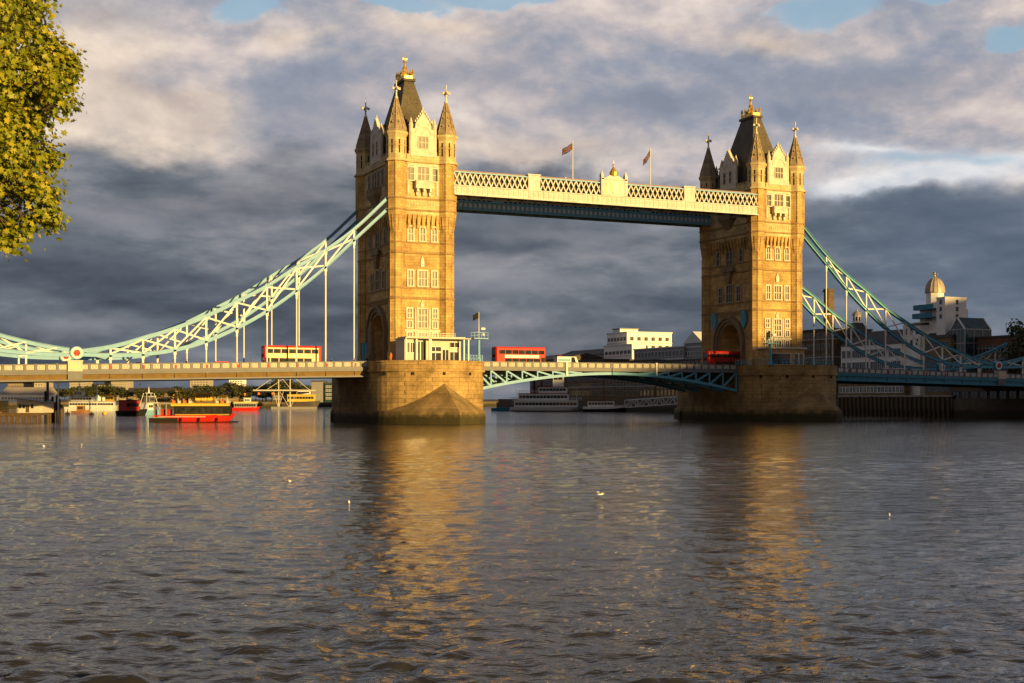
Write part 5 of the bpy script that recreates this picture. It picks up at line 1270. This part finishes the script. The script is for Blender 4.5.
def bus(label, X, Y, side_panel, face=1, lit='cream'):
    z = deck_z(X)-1.3; B = thing('double_decker_bus', label, 'bus', (X, Y, z), 0 if face > 0 else math.pi, 'double decker buses crossing the bridge')
    L, W, H = 5.5, 1.26, 4.38
    mb = MB(); rbox(mb, -L, L, -W, W, 0.32, H, 0.22); mb.build('body', M['red'], B)
    for s in (-1, 1):
        y = s*W
        for (x0, x1, z0, z1, nm) in ((-4.9, 5.2, 2.95, 3.75, 'upper_window'), (-3.6, 4.3, 1.25, 2.05, 'lower_window')):
            n = 7 if nm[0] == 'u' else 5; w = (x1-x0)/n
            for i in range(n):
                b = MB(); b.box(x0+w*i+0.06, x0+w*(i+1)-0.06, y-0.03, y+0.03, z0, z1); b.build(nm, M['glass'], B)
        b = MB(); b.box(-3.6, 4.0, y-0.035, y+0.035, 2.15, 2.78) if side_panel == 'strip' else b.box(-4.9, 5.2, y-0.035, y+0.035, 2.1, 2.9)
        b.build('advert_panel', M[lit], B)
        if side_panel == 'full': b = MB(); b.box(-4.9, 5.2, y-0.02, y+0.02, 0.7, 4.0); b.build('side_wrap', M['wrap'], B)  # sun glint painted over the whole side
        b = MB(); b.box(4.45, 5.3, y-0.03, y+0.03, 0.5, 2.3); b.build('door', M['glass'], B)
    for s in (-1, 1):
        b = MB(); b.box(s*L-0.03, s*L+0.03, -1.0, 1.0, 2.9, 3.85); b.build('end_window', M['glass'], B)
        b = MB(); b.box(s*L-0.03, s*L+0.03, -1.05, 1.05, 1.1, 2.2); b.build('end_window', M['glass'], B)
        b = MB(); b.box(s*L-0.04, s*L+0.04, -0.7, 0.7, 2.35, 2.75); b.build('destination_blind', M['black'], B)
        for y in (-0.95, 0.95): b = MB(); b.box(s*L-0.05, s*L+0.05, y-0.15, y+0.15, 0.7, 0.9); b.build('headlight', M['white'], B)
    for x in (-3.0, 3.4):
        for y in (-1.12, 1.12): wheel(B, x, y)
    return B
bus('red roofed bus with pale cream sides among the hangers left of the nearer tower', -19.3, 4.2, 'full', -1, 'wrap')
bus('bright red bus with white advert strip just right of the nearer tower', 27.6, 4.2, 'strip', 1, 'white')
bus('shaded red bus entering the arch of the farther tower', 79.0, 6.6, 'strip', 1, 'dkred')
def car(label, X, Y, paint, H=1.45, L=4.3, van=False, cat='car', stripes=None):
    z = deck_z(X)-1.3; C = thing('delivery_van' if van else 'car', label, cat, (X, Y, z))
    prof = [(-L/2, .35), (L/2, .35), (L/2, .8), (L/2-.9, .95), (L/2-1.5, H), (-L/2+.7, H), (-L/2+.1, .95)] if not van else [(-L/2, .35), (L/2, .35), (L/2, 1.1), (L/2-.5, 1.3), (L/2-1.1, H), (-L/2, H)]
    mb = MB(); mb.wall(prof, -0.88, 0.88); mb.build('body', M[paint], C)
    b = MB()
    for y in (-0.89, 0.89): b.wall([(L/2-1.0, .98), (L/2-1.5, H-.12), (-L/2+.8 if not van else L/2-2.2, H-.12), (-L/2+.4 if not van else L/2-2.2, .98)], y-0.015, y+0.015)
    b.build('side_window', M['glass'], C)
    if stripes:
        b = MB()
        for y in (-0.9, 0.9): b.box(-L/2+0.2, L/2-2.4, y-0.02, y+0.02, H-0.9, H-0.5)
        b.build('side_stripe', M[stripes], C); b = MB(); b.box(-L/2+0.3, -L/2+1.2, -0.5, 0.5, H, H+0.3); b.build('beacon_bar', M['flagred'], C)
    for x in (-L/2+.8, L/2-.8):
        for y in (-0.78, 0.78): wheel(C, x, y, 0.32, 0.2)
car('red hatchback passing left of the cream bus on the left span', -32.3, 3.0, 'red', 1.55)
car('white emergency van with blue stripe right of the bright red bus', 38.6, 4.2, 'white', 2.6, 5.4, True, 'van', 'teal')
car('dark car at the far left of the left span', -46.3, 3.2, 'black', 1.5)
# ------------------------------------------------------------------ people on the bridge
def person(label, x, y, z, shirt, rz=0, step=0.2):
    sk = [((0,0,.92), .15), ((0,0,1.15), .14), ((0,0,1.38), .15), ((0,0,1.52), .06), ((0,0,1.62), .085), ((0,0,1.74), .075),
          ((.1,0,.88), .1), ((.11,step*.5,.5), .075), ((.11,step-.08,.08), .05), ((.11,step+.1,.04), .045),
          ((-.1,0,.88), .1), ((-.11,-step*.2,.5), .075), ((-.11,-step,.08), .05), ((-.11,-step+.17,.04), .045),
          ((.2,0,1.4), .065), ((.26,-.06,1.12), .048), ((.26,.06,.88), .035), ((.25,.1,.78), .03),
          ((-.2,0,1.4), .065), ((-.26,.06,1.12), .048), ((-.26,.16,.9), .035), ((-.25,.2,.8), .03)]
    ed = [(0,1),(1,2),(2,3),(3,4),(4,5),(0,6),(6,7),(7,8),(8,9),(0,10),(10,11),(11,12),(12,13),(2,14),(14,15),(15,16),(16,17),(2,18),(18,19),(19,20),(20,21)]
    me = bpy.data.meshes.new('person'); me.from_pydata([v for v, _ in sk], ed, []); me.materials.append(M[shirt])
    o = link('person', me, None, (x, y, z), rz); mod = o.modifiers.new('skin', 'SKIN')
    for v, (p, r) in zip(me.skin_vertices[0].data, sk): v.radius = (r, r)
    me.skin_vertices[0].data[0].use_root = True
    o.modifiers.new('sub', 'SUBSURF').levels = 1; o.modifiers['sub'].render_levels = 1
    tag(o, label, 'person', 'people walking on the bridge')
    mb = MB(); mb.lathe([(.05, 1.53), (.092, 1.58), (.1, 1.65), (.085, 1.72), (.05, 1.75)], 0, 0.012, 10); mb.box(-.015, .015, .1, .125, 1.62, 1.66); mb.box(-.115, -.095, -.01, .03, 1.61, 1.67); mb.box(.095, .115, -.01, .03, 1.61, 1.67); mb.box(-.045, -.02, .098, .108, 1.665, 1.68); mb.box(.02, .045, .098, .108, 1.665, 1.68); mb.box(-.03, .03, .098, .106, 1.585, 1.597); mb.build('face', M['skin'], o)
    mb = MB(); mb.lathe([(.085, 1.64), (.11, 1.68), (.105, 1.74), (.07, 1.79), (.01, 1.80)], 0, -0.015, 10); mb.build('hair', M['hair'], o)
    mb = MB(); mb.lathe([(.17, .86), (.175, 1.0), (.16, 1.15), (.185, 1.38), (.1, 1.47), (.07, 1.5)], 0, 0, 12); mb.build('jacket', M[shirt], o)
ppl = [(-39.6, 'black', 'walker in dark coat on the left span near the two close hangers'), (-27.9, 'wood', 'walker in brown jacket left of the cream bus'), (-25.6, 'black', 'walker in dark jacket touching the left end of the cream bus'), (-12.9, 'navy', 'walker in navy jacket between the last two hangers before the nearer tower'), (-8.3, 'wood', 'walker in brown jacket at the last hanger before the nearer tower')]
for i, (x, s, l) in enumerate(ppl): person(l, x, -0.2, deck_z(x)-1.17, s, (-1)**i*math.pi/2)
person('figure in orange vest standing at the left end of the pavilion', -3.7, -7.6, 11.45, 'orange', 2.6, 0.05)
person('figure in dark clothes beside the blue hoarding', -5.2, 2.2, 10.9, 'black', 1.2, 0.1)

# ------------------------------------------------------------------ boats
def hull(mb, L, W, h, bow=0.35, rake=0.12, mi=0, z0=-0.5, sheer=0.5):
    n = 14; secs = []
    for i in range(n+1):
        t = i/n; x = -L/2+L*t
        wd = W/2*(0.86+0.14*min(1, t*4)) if t < 1-bow else W/2*max(0.0, math.cos((t-(1-bow))/bow*math.pi/2))**0.7
        wd = max(wd, 0.03); top = h+sheer*max(0, (t-0.4)/0.6)**2; xk = x-(rake*L*max(0, (t-0.75)/0.25) if t > .75 else 0)
        secs.append([(xk, -wd*0.7, z0), (x, -wd, top), (x, wd, top), (xk, wd*0.7, z0)])
    vs = [p for s in secs for p in s]; fs = []
    for i in range(n):
        a, b = 4*i, 4*i+4
        for j in range(4): fs.append((a+j, a+(j+1) % 4, b+(j+1) % 4, b+j))
    fs += [(0,1,2,3), (4*n+3, 4*n+2, 4*n+1, 4*n)]
    mb.add(vs, fs, mi)
def boat(label, u, d, heading, L, W, hullm, h=1.2, group='boats on the river', name='boat', cat='boat', z=0.0, **kw):
    p = pt(u, d); B = thing(name, label, cat, (p.x, p.y, z), heading, group)
    mb = MB(); hull(mb, L, W, h, **kw); mb.build('hull', M[hullm], B)
    return B
def house(B, x0, x1, w, z0, z1, m, win=None, name='cabin', roof=None, pane='glass'):
    mb = MB(); rbox(mb, x0, x1, -w/2, w/2, z0, z1, 0.12); c = mb.build(name, M[m], B)
    if win:
        n, a, b = win; s = (x1-x0-0.6)/n
        for y in (-w/2, w/2):
            for i in range(n):
                mb = MB(); mb.box(x0+0.3+s*i+0.08, x0+0.3+s*(i+1)-0.08, y-0.03, y+0.03, z0+a, z0+b); mb.build('window', M[pane], c)
    if roof: mb = MB(); mb.box(x0-0.3, x1+0.3, -w/2-0.25, w/2+0.25, z1, z1+0.14); mb.build('roof', M[roof], c)
    return c
VIEW = -TH                                     # heading that shows a boat broadside, bow to the right
# large red passenger boat
B = boat('large red and yellow passenger boat left of the nearer pier', 195.5, 261, VIEW+0.12, 16.0, 4.6, 'red', 1.35, bow=0.3, sheer=0.35)
mb = MB(); mb.box(-8.7, -3.2, -2.35, 2.35, -0.4, 0.85); mb.build('stern_sponson', M['black'], B)
mb = MB(); hull(mb, 17.3, 4.7, 0.12, 0.3, 0.1, z0=-0.6, sheer=0.05); mb.build('waterline', M['black'], B)
house(B, -3.9, 7.0, 4.1, 1.3, 3.2, 'black', (9, 0.5, 1.6), 'saloon'); house(B, -4.6, 6.6, 4.3, 3.2, 3.75, 'yellow', None, 'upper_deck')
for x in np.arange(-4.3, 6.4, 1.05):
    if not (-0.3 < x < 3.2): mb = MB(); mb.box(x, x+0.55, -1.6, 1.6, 3.75, 4.25); mb.box(x, x+0.12, -1.6, 1.6, 4.25, 4.65); mb.build('bench', M['cream' if int(x*7) % 3 else 'orange'], B)
mb = MB(); mb.box(-3.7, 6.8, -2.12, 2.12, 1.36, 1.62); mb.build('saloon_sill', M['gold'], B)
mb = MB(); mb.box(-7.0, 2.2, -2.36, 2.36, 1.02, 1.14); mb.build('rubbing_strake', M['cream'], B)
for x in (-2.5, 1.0, 4.5): mb = MB(); mb.tube((x,-2.42,0.9), (x,-2.42,0.2), 0.16, 8); mb.build('fender', M['black'], B)
house(B, 0.0, 3.4, 2.8, 4.3, 5.8, 'yellow', (3, 0.5, 1.2), 'wheelhouse', 'cream')
mb = MB(); mb.box(-8.0, -4.4, -2.0, 2.0, 0.85, 1.0); mb.box(-7.9, -7.7, -2.0, 2.0, 1.0, 3.6); mb.box(-7.9, -4.4, -2.1, 2.1, 3.6, 3.8)
for x in (-6.6, -5.4): mb.box(x-0.1, x+0.1, -2.0, -1.9, 1.0, 3.6)
mb.build('stern_canopy', M['steel'], B)
for x in (-6.4, -5.2): mb = MB(); mb.box(x-0.45, x+0.45, -1.3, 1.3, 1.0, 2.6); mb.build('seat_block', M['dkred'], B)
mb = MB(); mb.bar((-1.0,0,4.3), (-1.0,0,7.0), 0.08, 0.08); mb.build('mast', M['white'], B)
mb = MB()
for y in (-1.9, 1.9):
    mb.bar((-4.4, y, 5.2), (6.4, y, 5.2), 0.06, 0.06)
    for x in np.linspace(-4.4, 6.4, 10): mb.bar((x, y, 4.3), (x, y, 5.2), 0.05, 0.05)
mb.build('deck_railing', M['yellow'], B)
B = boat('smaller red and white passenger boat farther off, right of the large red one', 246, 516, VIEW+0.1, 11.2, 3.8, 'red', 1.2, bow=0.3)
house(B, -4.6, 4.2, 3.3, 1.2, 2.9, 'panelgrey', (9, 0.5, 1.4), 'saloon', 'white'); house(B, -0.8, 1.9, 2.4, 3.0, 5.0, 'white', (3, 0.8, 1.5), 'wheelhouse', 'cream'); mb = MB(); mb.box(-4.6, 4.6, -1.7, 1.7, 3.05, 3.5); mb.build('upper_deck', M['yellow'], B)
mb = MB(); mb.tube((-0.5,0,5.0), (-0.5,0,6.6), 0.06, 6); mb.ngon(-0.5, 0, 0.45, 6.0, 0.45, 6.9, 8); mb.build('signal_ball', M['orange'], B)
# white yacht
B = boat('long white motor yacht with tall bridge moored behind the jetty', 98, 505, VIEW, 24.5, 5.5, 'white', 1.6, bow=0.35, sheer=1.2)
house(B, -10.5, 7.0, 4.8, 1.5, 3.6, 'white', (16, 0.7, 1.5), 'saloon', 'cream'); house(B, -10, -1.5, 4.2, 3.6, 5.6, 'white', (7, 0.7, 1.5), 'bridge_deck', 'cream'); house(B, -9, -5.5, 3.0, 5.7, 7.6, 'cream', (3, 0.7, 1.4), 'wheelhouse', 'cream')
mb = MB(); mb.tube((-7.2,0,7.6), (-7.2,0,11.6), 0.35, 8, 0.1); mb.box(-7.9, -6.5, -0.9, 0.9, 9.3, 9.5); mb.build('mast', M['cream'], B)
house(B, 3.2, 6.6, 3.6, 3.75, 6.2, 'yellow', (3, 0.8, 1.6), 'deck_house', 'orange')
B = boat('dark open barge left of the blue workboat', 133, 300*1.22, VIEW+0.9, 9.0, 4.2, 'black', 1.3, bow=0.2)
house(B, -3.6, 1.0, 3.4, 1.3, 4.2, 'dkred', (3, 1.2, 2.2), 'cabin', 'tile')
B = boat('pale blue and white workboat left of the large red boat', 150, 380, VIEW+1.1, 9.5, 4.0, 'pale', 1.4, bow=0.35, sheer=0.8)
house(B, -2.5, 1.6, 3.0, 1.4, 3.4, 'white', (4, 0.7, 1.5), 'cabin', 'white'); house(B, -1.6, 0.8, 2.4, 3.5, 5.3, 'grey', (3, 0.6, 1.4), 'wheelhouse', 'white')
mb = MB()
for y in (-1.5, 1.5):
    mb.bar((-3.2, y, 1.4), (-2.0, y*0.4, 6.3), 0.12, 0.12); mb.bar((2.4, y, 1.4), (1.0, y*0.4, 6.3), 0.12, 0.12)
mb.bar((-2.0,0,6.3), (1.0,0,6.3), 0.14, 0.14); mb.tube((-0.5,0,6.3), (-0.5,0,8.2), 0.3, 8, 0.05); mb.build('mast_frame', M['white'], B)
B = boat('small dark launch with gold trim in front of the white yacht', 81, 430, VIEW, 6.0, 2.2, 'wood', 0.7, bow=0.4)
house(B, -1.2, 1.2, 1.7, 0.7, 2.3, 'wood', (2, 0.6, 1.3), 'cabin', 'yellow')
# paddle boat and old river boat under the opening span
B = boat('white three deck paddle steamer moored under the opening span', 547, 487, VIEW-0.1, 27.5, 6.4, 'white', 1.6, bow=0.22, sheer=0.3)
house(B, -12.0, 11.5, 5.8, 1.5, 4.0, 'white', (18, 0.8, 1.8), 'main_deck', 'render'); house(B, -10.5, 8.0, 5.4, 4.1, 6.6, 'white', (14, 0.8, 1.8), 'upper_deck', 'dkred'); house(B, -3.0, 7.5, 4.6, 6.7, 9.0, 'white', (8, 0.9, 1.8), 'top_deck', 'dkred'); house(B, 2.2, 6.2, 3.2, 9.1, 13.6, 'render', (2, 2.6, 3.8), 'funnel_house')
mb = MB()
for zz, a, b, w_ in ((4.15, -13.0, -10.7, 2.9), (4.15, 8.2, 12.8, 2.9), (6.75, -10.6, -3.3, 2.7)):
    for y in (-w_, w_):
        mb.bar((a, y, zz+0.55), (b, y, zz+0.55), 0.06, 0.06); mb.bar((a, y, zz+1.05), (b, y, zz+1.05), 0.06, 0.06)
        for x in np.linspace(a, b, 6): mb.bar((x, y, zz), (x, y, zz+1.1), 0.07, 0.07)
mb.build('deck_railing', M['white'], B)
for x in (-11.5, 11.0): mb = MB(); mb.tube((x,0,1.6), (x,0,8.5), 0.1, 6, 0.05); mb.build('flagstaff', M['white'], B)
for x in (-4.6, -1.9): mb = MB(); mb.tube((x,-1.4,6.6), (x,-1.4,12.6), 0.4, 10, 0.36); mb.lathe([(0.42, 12.2), (0.62, 12.6), (0.42, 13.0)], x, -1.4, 10); mb.build('funnel', M['black'], B)
mb = MB(); mb.box(-13.4, 13.0, -3.26, 3.26, -0.2, 0.35); mb.build('rubbing_strake', M['black'], B)
B = boat('old wooden river boat with mast moored right of the paddle steamer', 606, 470, VIEW-0.1, 16.5, 4.8, 'render', 1.9, bow=0.3, sheer=0.9)
house(B, -6.5, 3.0, 3.8, 1.9, 3.9, 'render', (8, 0.6, 1.5), 'saloon', 'wood'); mb = MB(); mb.box(-6.0, 5.5, -2.0, 2.0, 4.5, 4.7)
for x in np.linspace(-5.6, 5.2, 7):
    for y in (-1.9, 1.9): mb.bar((x, y, 2.0), (x, y, 4.5), 0.1, 0.1)
mb.build('awning', M['wood'], B); mb = MB(); mb.tube((-0.6,0,3.9), (-0.6,0,15.0), 0.14, 8, 0.06); mb.bar((-0.6,0,13.5), (3.6,0,5.2), 0.05, 0.05); mb.bar((-0.6,0,13.5), (-5.6,0,4.9), 0.05, 0.05); mb.build('mast', M['wood'], B)
for x in (3.9, 7.2): mb = MB(); mb.lathe([(0.1, -0.25), (0.45, -0.2), (0.45, 0.2), (0.1, 0.25)], 0, 0, 10); mb.build('lifebuoy', M['orange'], B, False, (x, -2.35, 2.6))
mb = MB(); hull(mb, 16.6, 4.9, 1.0, 0.3, 0.1, z0=-0.5, sheer=0.8); mb.build('lower_hull', M['black'], B)
B = boat('dark blue moored launch left of the paddle steamer', 503, 500, VIEW, 9.0, 3.2, 'blue', 1.2, bow=0.3); house(B, -2.5, 2.0, 2.6, 1.2, 3.2, 'grey', (4, 0.7, 1.5), 'cabin', 'red')

def truss_bridge(label, a, b, h, w, m, name='gangway', cat='gangway', n=11):
    a, b = Vector(a), Vector(b); T = thing(name, label, cat, a); d = b-a; L = d.length; t = d.normalized(); s = Vector((-t.y, t.x, 0)).normalized()*w/2
    for sg in (-1, 1):
        mb = MB(); mb.bar(s*sg, s*sg+d, 0.24, 0.24); mb.bar(s*sg+Vector((0,0,h)), s*sg+d+Vector((0,0,h)), 0.24, 0.24); mb.build('chord', M[m], T)
        mb = MB()
        for i in range(n):
            p = s*sg+d*(i/n); q = s*sg+d*((i+1)/n); mb.bar(p, q+Vector((0,0,h)), 0.13, 0.13) if i % 2 == 0 else mb.bar(p+Vector((0,0,h)), q, 0.13, 0.13); mb.bar(p, p+Vector((0,0,h)), 0.12, 0.12)
        mb.build('web', M[m], T)
    mb = MB(); mb.bar(Vector((0,0,-0.1)), d+Vector((0,0,-0.1)), w, 0.15); mb.build('walkway', M['timber'], T)
p, q = pt(627, 462), pt(700, 440); truss_bridge('white truss footbridge from the old river boat to the shaded pier side', (p.x, p.y, 1.6), (q.x, q.y, 3.4), 2.6, 2.4, 'white')

# ------------------------------------------------------------------ jetty at the left edge
def jetty():
    d = 252; a, b = pt(-12, d), pt(60, d); L = (b-a).length; ang = math.atan2(b.y-a.y, b.x-a.x)
    J = thing('timber_jetty', 'timber jetty on piles at the left edge below the span', 'jetty', (a.x, a.y, 0), ang); k = L/75
    mb = MB(); mb.box(0, 53*k, 0, 5, 1.5, 1.9); mb.box(0, 53*k, -0.1, 0, 1.2, 1.75); mb.build('deck', M['timber'], J)
    for x in (0.5, 4, 12, 18.5, 24, 30, 36, 42, 48, 53):
        mb = MB(); mb.box(x*k-0.28, x*k+0.28, 0.1, 0.6, -1, 1.5); mb.build('pile', M['timber'], J)
    mb = MB(); mb.bar((26*k,0.3,-0.4), (34*k,0.3,1.6), 0.25, 0.25); mb.build('brace', M['timber'], J)
    mb = MB()
    for z in (2.4, 3.0): mb.bar((0,0.1,z), (32*k,0.1,z), 0.06, 0.06)
    for i in range(12): mb.bar((i*2.8*k,0.1,1.9), (i*2.8*k,0.1,3.0), 0.07, 0.07)
    mb.build('handrail', M['timber'], J)
jetty()
def shed():
    d = 254; a, b = pt(22, d), pt(41, d); L = (b-a).length; ang = math.atan2(b.y-a.y, b.x-a.x); dn = 7.0
    S = thing('boat_shed', 'cream curved roof shed standing on the timber jetty', 'shed', (a.x, a.y, 1.9), ang)
    H = zat(400, d)-1.9
    mb = MB(); mb.wall([(-L*0.35, 0), (L, 0), (L, H*0.78), (L*0.6, H*0.9), (0, H*1.0), (-L*0.35, H*1.08)], 0.8, dn, 0); mb.build('wall', M['cream'], S)
    mb = MB(); mb.wall([(L+0.3, H*0.76), (L+0.3, H*0.84), (L*0.6, H*0.98), (0, H*1.08), (-L*0.4, H*1.16), (-L*0.4, H*1.06), (0, H*1.0), (L*0.6, H*0.9)], 0.5, dn+0.3); mb.build('roof', M['panelgrey'], S)
    mb = MB(); mb.box(L*0.12, L*0.3, 0.74, 0.82, 0.1, H*0.6); mb.build('door', M['timber'], S)
    for x in (-0.25, -0.05, 0.4): mb = MB(); mb.box(L*x, L*(x+0.13), 0.74, 0.82, H*0.35, H*0.65); mb.build('window', M['glass'], S)
shed()
for i, (u0, u1, v, d, m, l) in enumerate(((0, 9, 399, 268, 'cream', 'cream site cabin at the left end of the timber jetty'), (10, 19, 401, 269, 'yellow', 'yellow site cabin beside the cream one on the jetty'))):
    a, b = pt(u0-6 if i == 0 else u0, d), pt(u1, d); L = (b-a).length; S = thing('site_cabin', l, 'cabin', (a.x, a.y, 1.9), math.atan2(b.y-a.y, b.x-a.x))
    H = zat(v, d)-1.9; mb = MB(); mb.box(0, L, -9, -5.6, 0, H); mb.build('wall', M[m], S); mb = MB(); mb.box(-.15, L+.15, -9.2, -5.4, H, H+0.15); mb.build('roof', M['white'], S)
    for x in (0.15, 0.55): mb = MB(); mb.box(L*x, L*(x+0.25), -9.05, -8.97, H*0.4, H*0.8); mb.build('window', M['glass'], S)
PL = [(45.5, 414, 392.5, 'black'), (47.8, 415, 380, 'timber'), (50.5, 419, 401, 'timber'), (52.5, 419, 398, 'black'), (55.0, 419, 403, 'timber'), (57.0, 419, 396, 'black'), (59.5, 419, 400, 'black'), (61.5, 418, 406, 'timber')]
pl_lab = ['dark pile next to the shed end, first of the mooring cluster', 'tall thin timber pile reaching up to the span', 'short timber pile in the mooring cluster, third from the shed', 'dark pile in the middle of the mooring cluster', 'brown pile right of the middle of the mooring cluster', 'taller dark pile in the mooring cluster, third from its right end', 'dark pile second from the right end of the cluster', 'shortest pile at the right end of the mooring cluster']
for (u, vb, vt, m), l in zip(PL, pl_lab):
    dp = 258+(vb % 3)*3; p = pt(u, dp); mb = MB(); mb.ngon(0, 0, 0.26, -2, 0.24, zat(vt, dp), 8); mb.ngon(0, 0, 0.3, zat(vt, dp), 0.1, zat(vt, dp)+0.3, 8)
    tag(mb.build('mooring_pile', M[m], None, False, (p.x, p.y, 0)), l, 'pile', 'mooring piles beside the jetty')
for u, vt, d, l in ((58.3, 370, 262, 'pale tall mast standing behind the mooring cluster'), (47.0, 370, 266, 'white mast between the shed and the mooring cluster'), (97.0, 380, 498, 'slim mast rising behind the white yacht')):
    p = pt(u, d); mb = MB(); mb.tube((0,0,-1), (0,0,zat(vt, d)), 0.2, 8, 0.14); mb.bar((-0.9,0,zat(vt, d)-1.5), (0.9,0,zat(vt, d)-1.5), 0.08, 0.08); tag(mb.build('mast', M['white'], None, False, (p.x, p.y, 0)), l, 'mast')
for u, v, l in ((67.5, 414.5, 'yellow mooring buoy nearest the mooring cluster'), (91.5, 414.8, 'yellow mooring buoy in front of the white yacht'), (104.5, 413.8, 'tiny yellow buoy right of the other two')):
    d = F*CAM[2]/(v-HOR); p = pt(u, d); mb = MB(); mb.lathe([(0.2, -0.4), (0.7, -0.1), (0.75, 0.3), (0.4, 0.6), (0.12, 0.7), (0.1, 1.6 if u < 70 else 0.9), (0.02, 1.7 if u < 70 else 1.0)], 0, 0, 12); tag(mb.build('buoy', M['yellow'], None, True, (p.x, p.y, 0)), l, 'buoy', 'yellow buoys on the left')
# stayed pier with masts, far left of the nearer pier
def stayed_pier():
    d = 590; a, b = pt(253, d), pt(317, d); J = thing('stayed_landing_stage', 'cable stayed landing stage with two masts left of the nearer pier', 'landing stage', (a.x, a.y, 0), math.atan2(b.y-a.y, b.x-a.x)); k = (b-a).length/64
    z = zat(391, d); mb = MB(); mb.box(0, 62*k, 0, 3, z, z+0.6); mb.build('deck', M['cream'], J)
    for x in (25, 36.5):
        mb = MB(); mb.tube((x*k, 1.5, 0), (x*k, 1.5, zat(374, d)), 0.32, 8, 0.2); mb.build('mast', M['cream'], J)
    mb = MB()
    for x, e in ((25, 2), (36.5, 13), (25, 38), (36.5, 56)): mb.bar((x*k, 1.5, zat(374, d)), (e*k, 1.5, z+0.5), 0.2, 0.2)
    for x, e in ((25, 20), (25, 30), (36.5, 26), (36.5, 44)): mb.bar((x*k, 1.5, 0.2), (e*k, 1.5, z), 0.18, 0.18)
    mb.build('stay', M['cream'], J)
    mb = MB(); mb.box(18*k, 62*k, 0.2, 6, -0.5, 1.1); mb.build('pontoon', M['panelgrey'], J)
    for x in (4, 18): mb = MB(); mb.lathe([(0.1, -0.7), (0.7, -0.3), (0.7, 0.3), (0.1, 0.7)], x*k+0.5, 1, 10); mb.build('fender_ball', M['orange'], J, True, (0, 0, z-1.2))
    B = boat('yellow and white cruise boat beside the stayed landing stage', 303, 600, VIEW, 16.0, 4.4, 'tile', 3.4, bow=0.3, z=0.0); house(B, -7.0, 5.5, 3.6, 3.4, 6.6, 'yellow', (9, 1.2, 2.3), 'saloon', 'yellow'); house(B, -2.6, 3.4, 2.8, 6.7, 8.6, 'white', (3, .5, 1.2), 'wheelhouse', 'cream')
    B = boat('tiny white speedboat moored below the dark glass office', 299, 610, VIEW, 9.0, 2.6, 'white', 1.2, bow=0.4); house(B, -2, 1.5, 2.0, 1.2, 2.2, 'white', (3, .3, .8), 'cabin')
stayed_pier()

# ------------------------------------------------------------------ gulls
def gull(label, u, v, z=0.02, flying=False, rz=0.0, s=1.0, d=None):
    d = d or F*(CAM[2]-z)/(v-HOR); p = pt(u, d); G = thing('gull', label, 'gull', (p.x, p.y, z if not flying else zat(v, d)), rz, 'gulls over the river'); G.scale = (s, s, s)
    mb = MB(Matrix.Rotation(math.pi/2, 4, 'Y')); mb.lathe([(0.01, -0.27), (0.05, -0.2), (0.085, -0.05), (0.09, 0.06), (0.06, 0.18), (0.012, 0.3)], -0.07, 0, 12)
    mb.M = None; mb.lathe([(0.05, 0.08), (0.05, 0.16), (0.055, 0.2), (0.035, 0.25), (0.005, 0.265)], -0.22, 0, 10)
    mb.add([(0.26, -0.05, 0.08), (0.26, 0.05, 0.08), (0.44, 0.04, 0.10), (0.44, -0.04, 0.10)], [(0,1,2,3)]); mb.build('body', M['feather'], G, True)
    for sg in (-1, 1):
        b = MB()
        if flying: b.add([(-0.12, sg*0.06, 0.1), (0.1, sg*0.06, 0.1), (0.08, sg*0.34, 0.24), (-0.1, sg*0.34, 0.25), (0.12, sg*0.7, 0.17), (0.02, sg*0.68, 0.18)], [(0,1,2,3), (3,2,4,5)])
        else: b.add([(-0.12, sg*0.075, 0.12), (-0.1, sg*0.1, 0.04), (0.2, sg*0.075, 0.06), (0.42, sg*0.02, 0.12), (0.1, sg*0.05, 0.16)], [(0,1,2,3,4)])
        w = b.build('wing', M['featherg'], G); w.modifiers.new('t', 'SOLIDIFY').thickness = 0.015
    b = MB(); b.tube((-0.26, 0, 0.215), (-0.34, 0, 0.2), 0.014, 6, 0.004); b.build('beak', M['beak'], G)
gull('white gull floating upright left of the golden reflection, nearest it', 349, 503.5, rz=1.2, s=0.6)
gull('white gull with raised wings in the middle of the river', 600, 495, 0.35, True, VIEW+0.3, 0.62, d=60)
gull('lone white gull on the right of the river', 889, 516, rz=1.0, s=0.5)
gull('small white gull farther left, up and left of the upright floating one', 290, 482, rz=0.9, s=0.55)
gull('tiny distant gull near the left edge, the left one of a pair', 44, 446.5, rz=0.9, s=0.65)
gull('tiny distant gull near the left edge, the right one of a pair', 81, 445.5, rz=2.0, s=0.65)
gull('white gull in the air under the left span, right of the cream towers', 140, 384.7, 0, True, VIEW, 1.0, d=330)
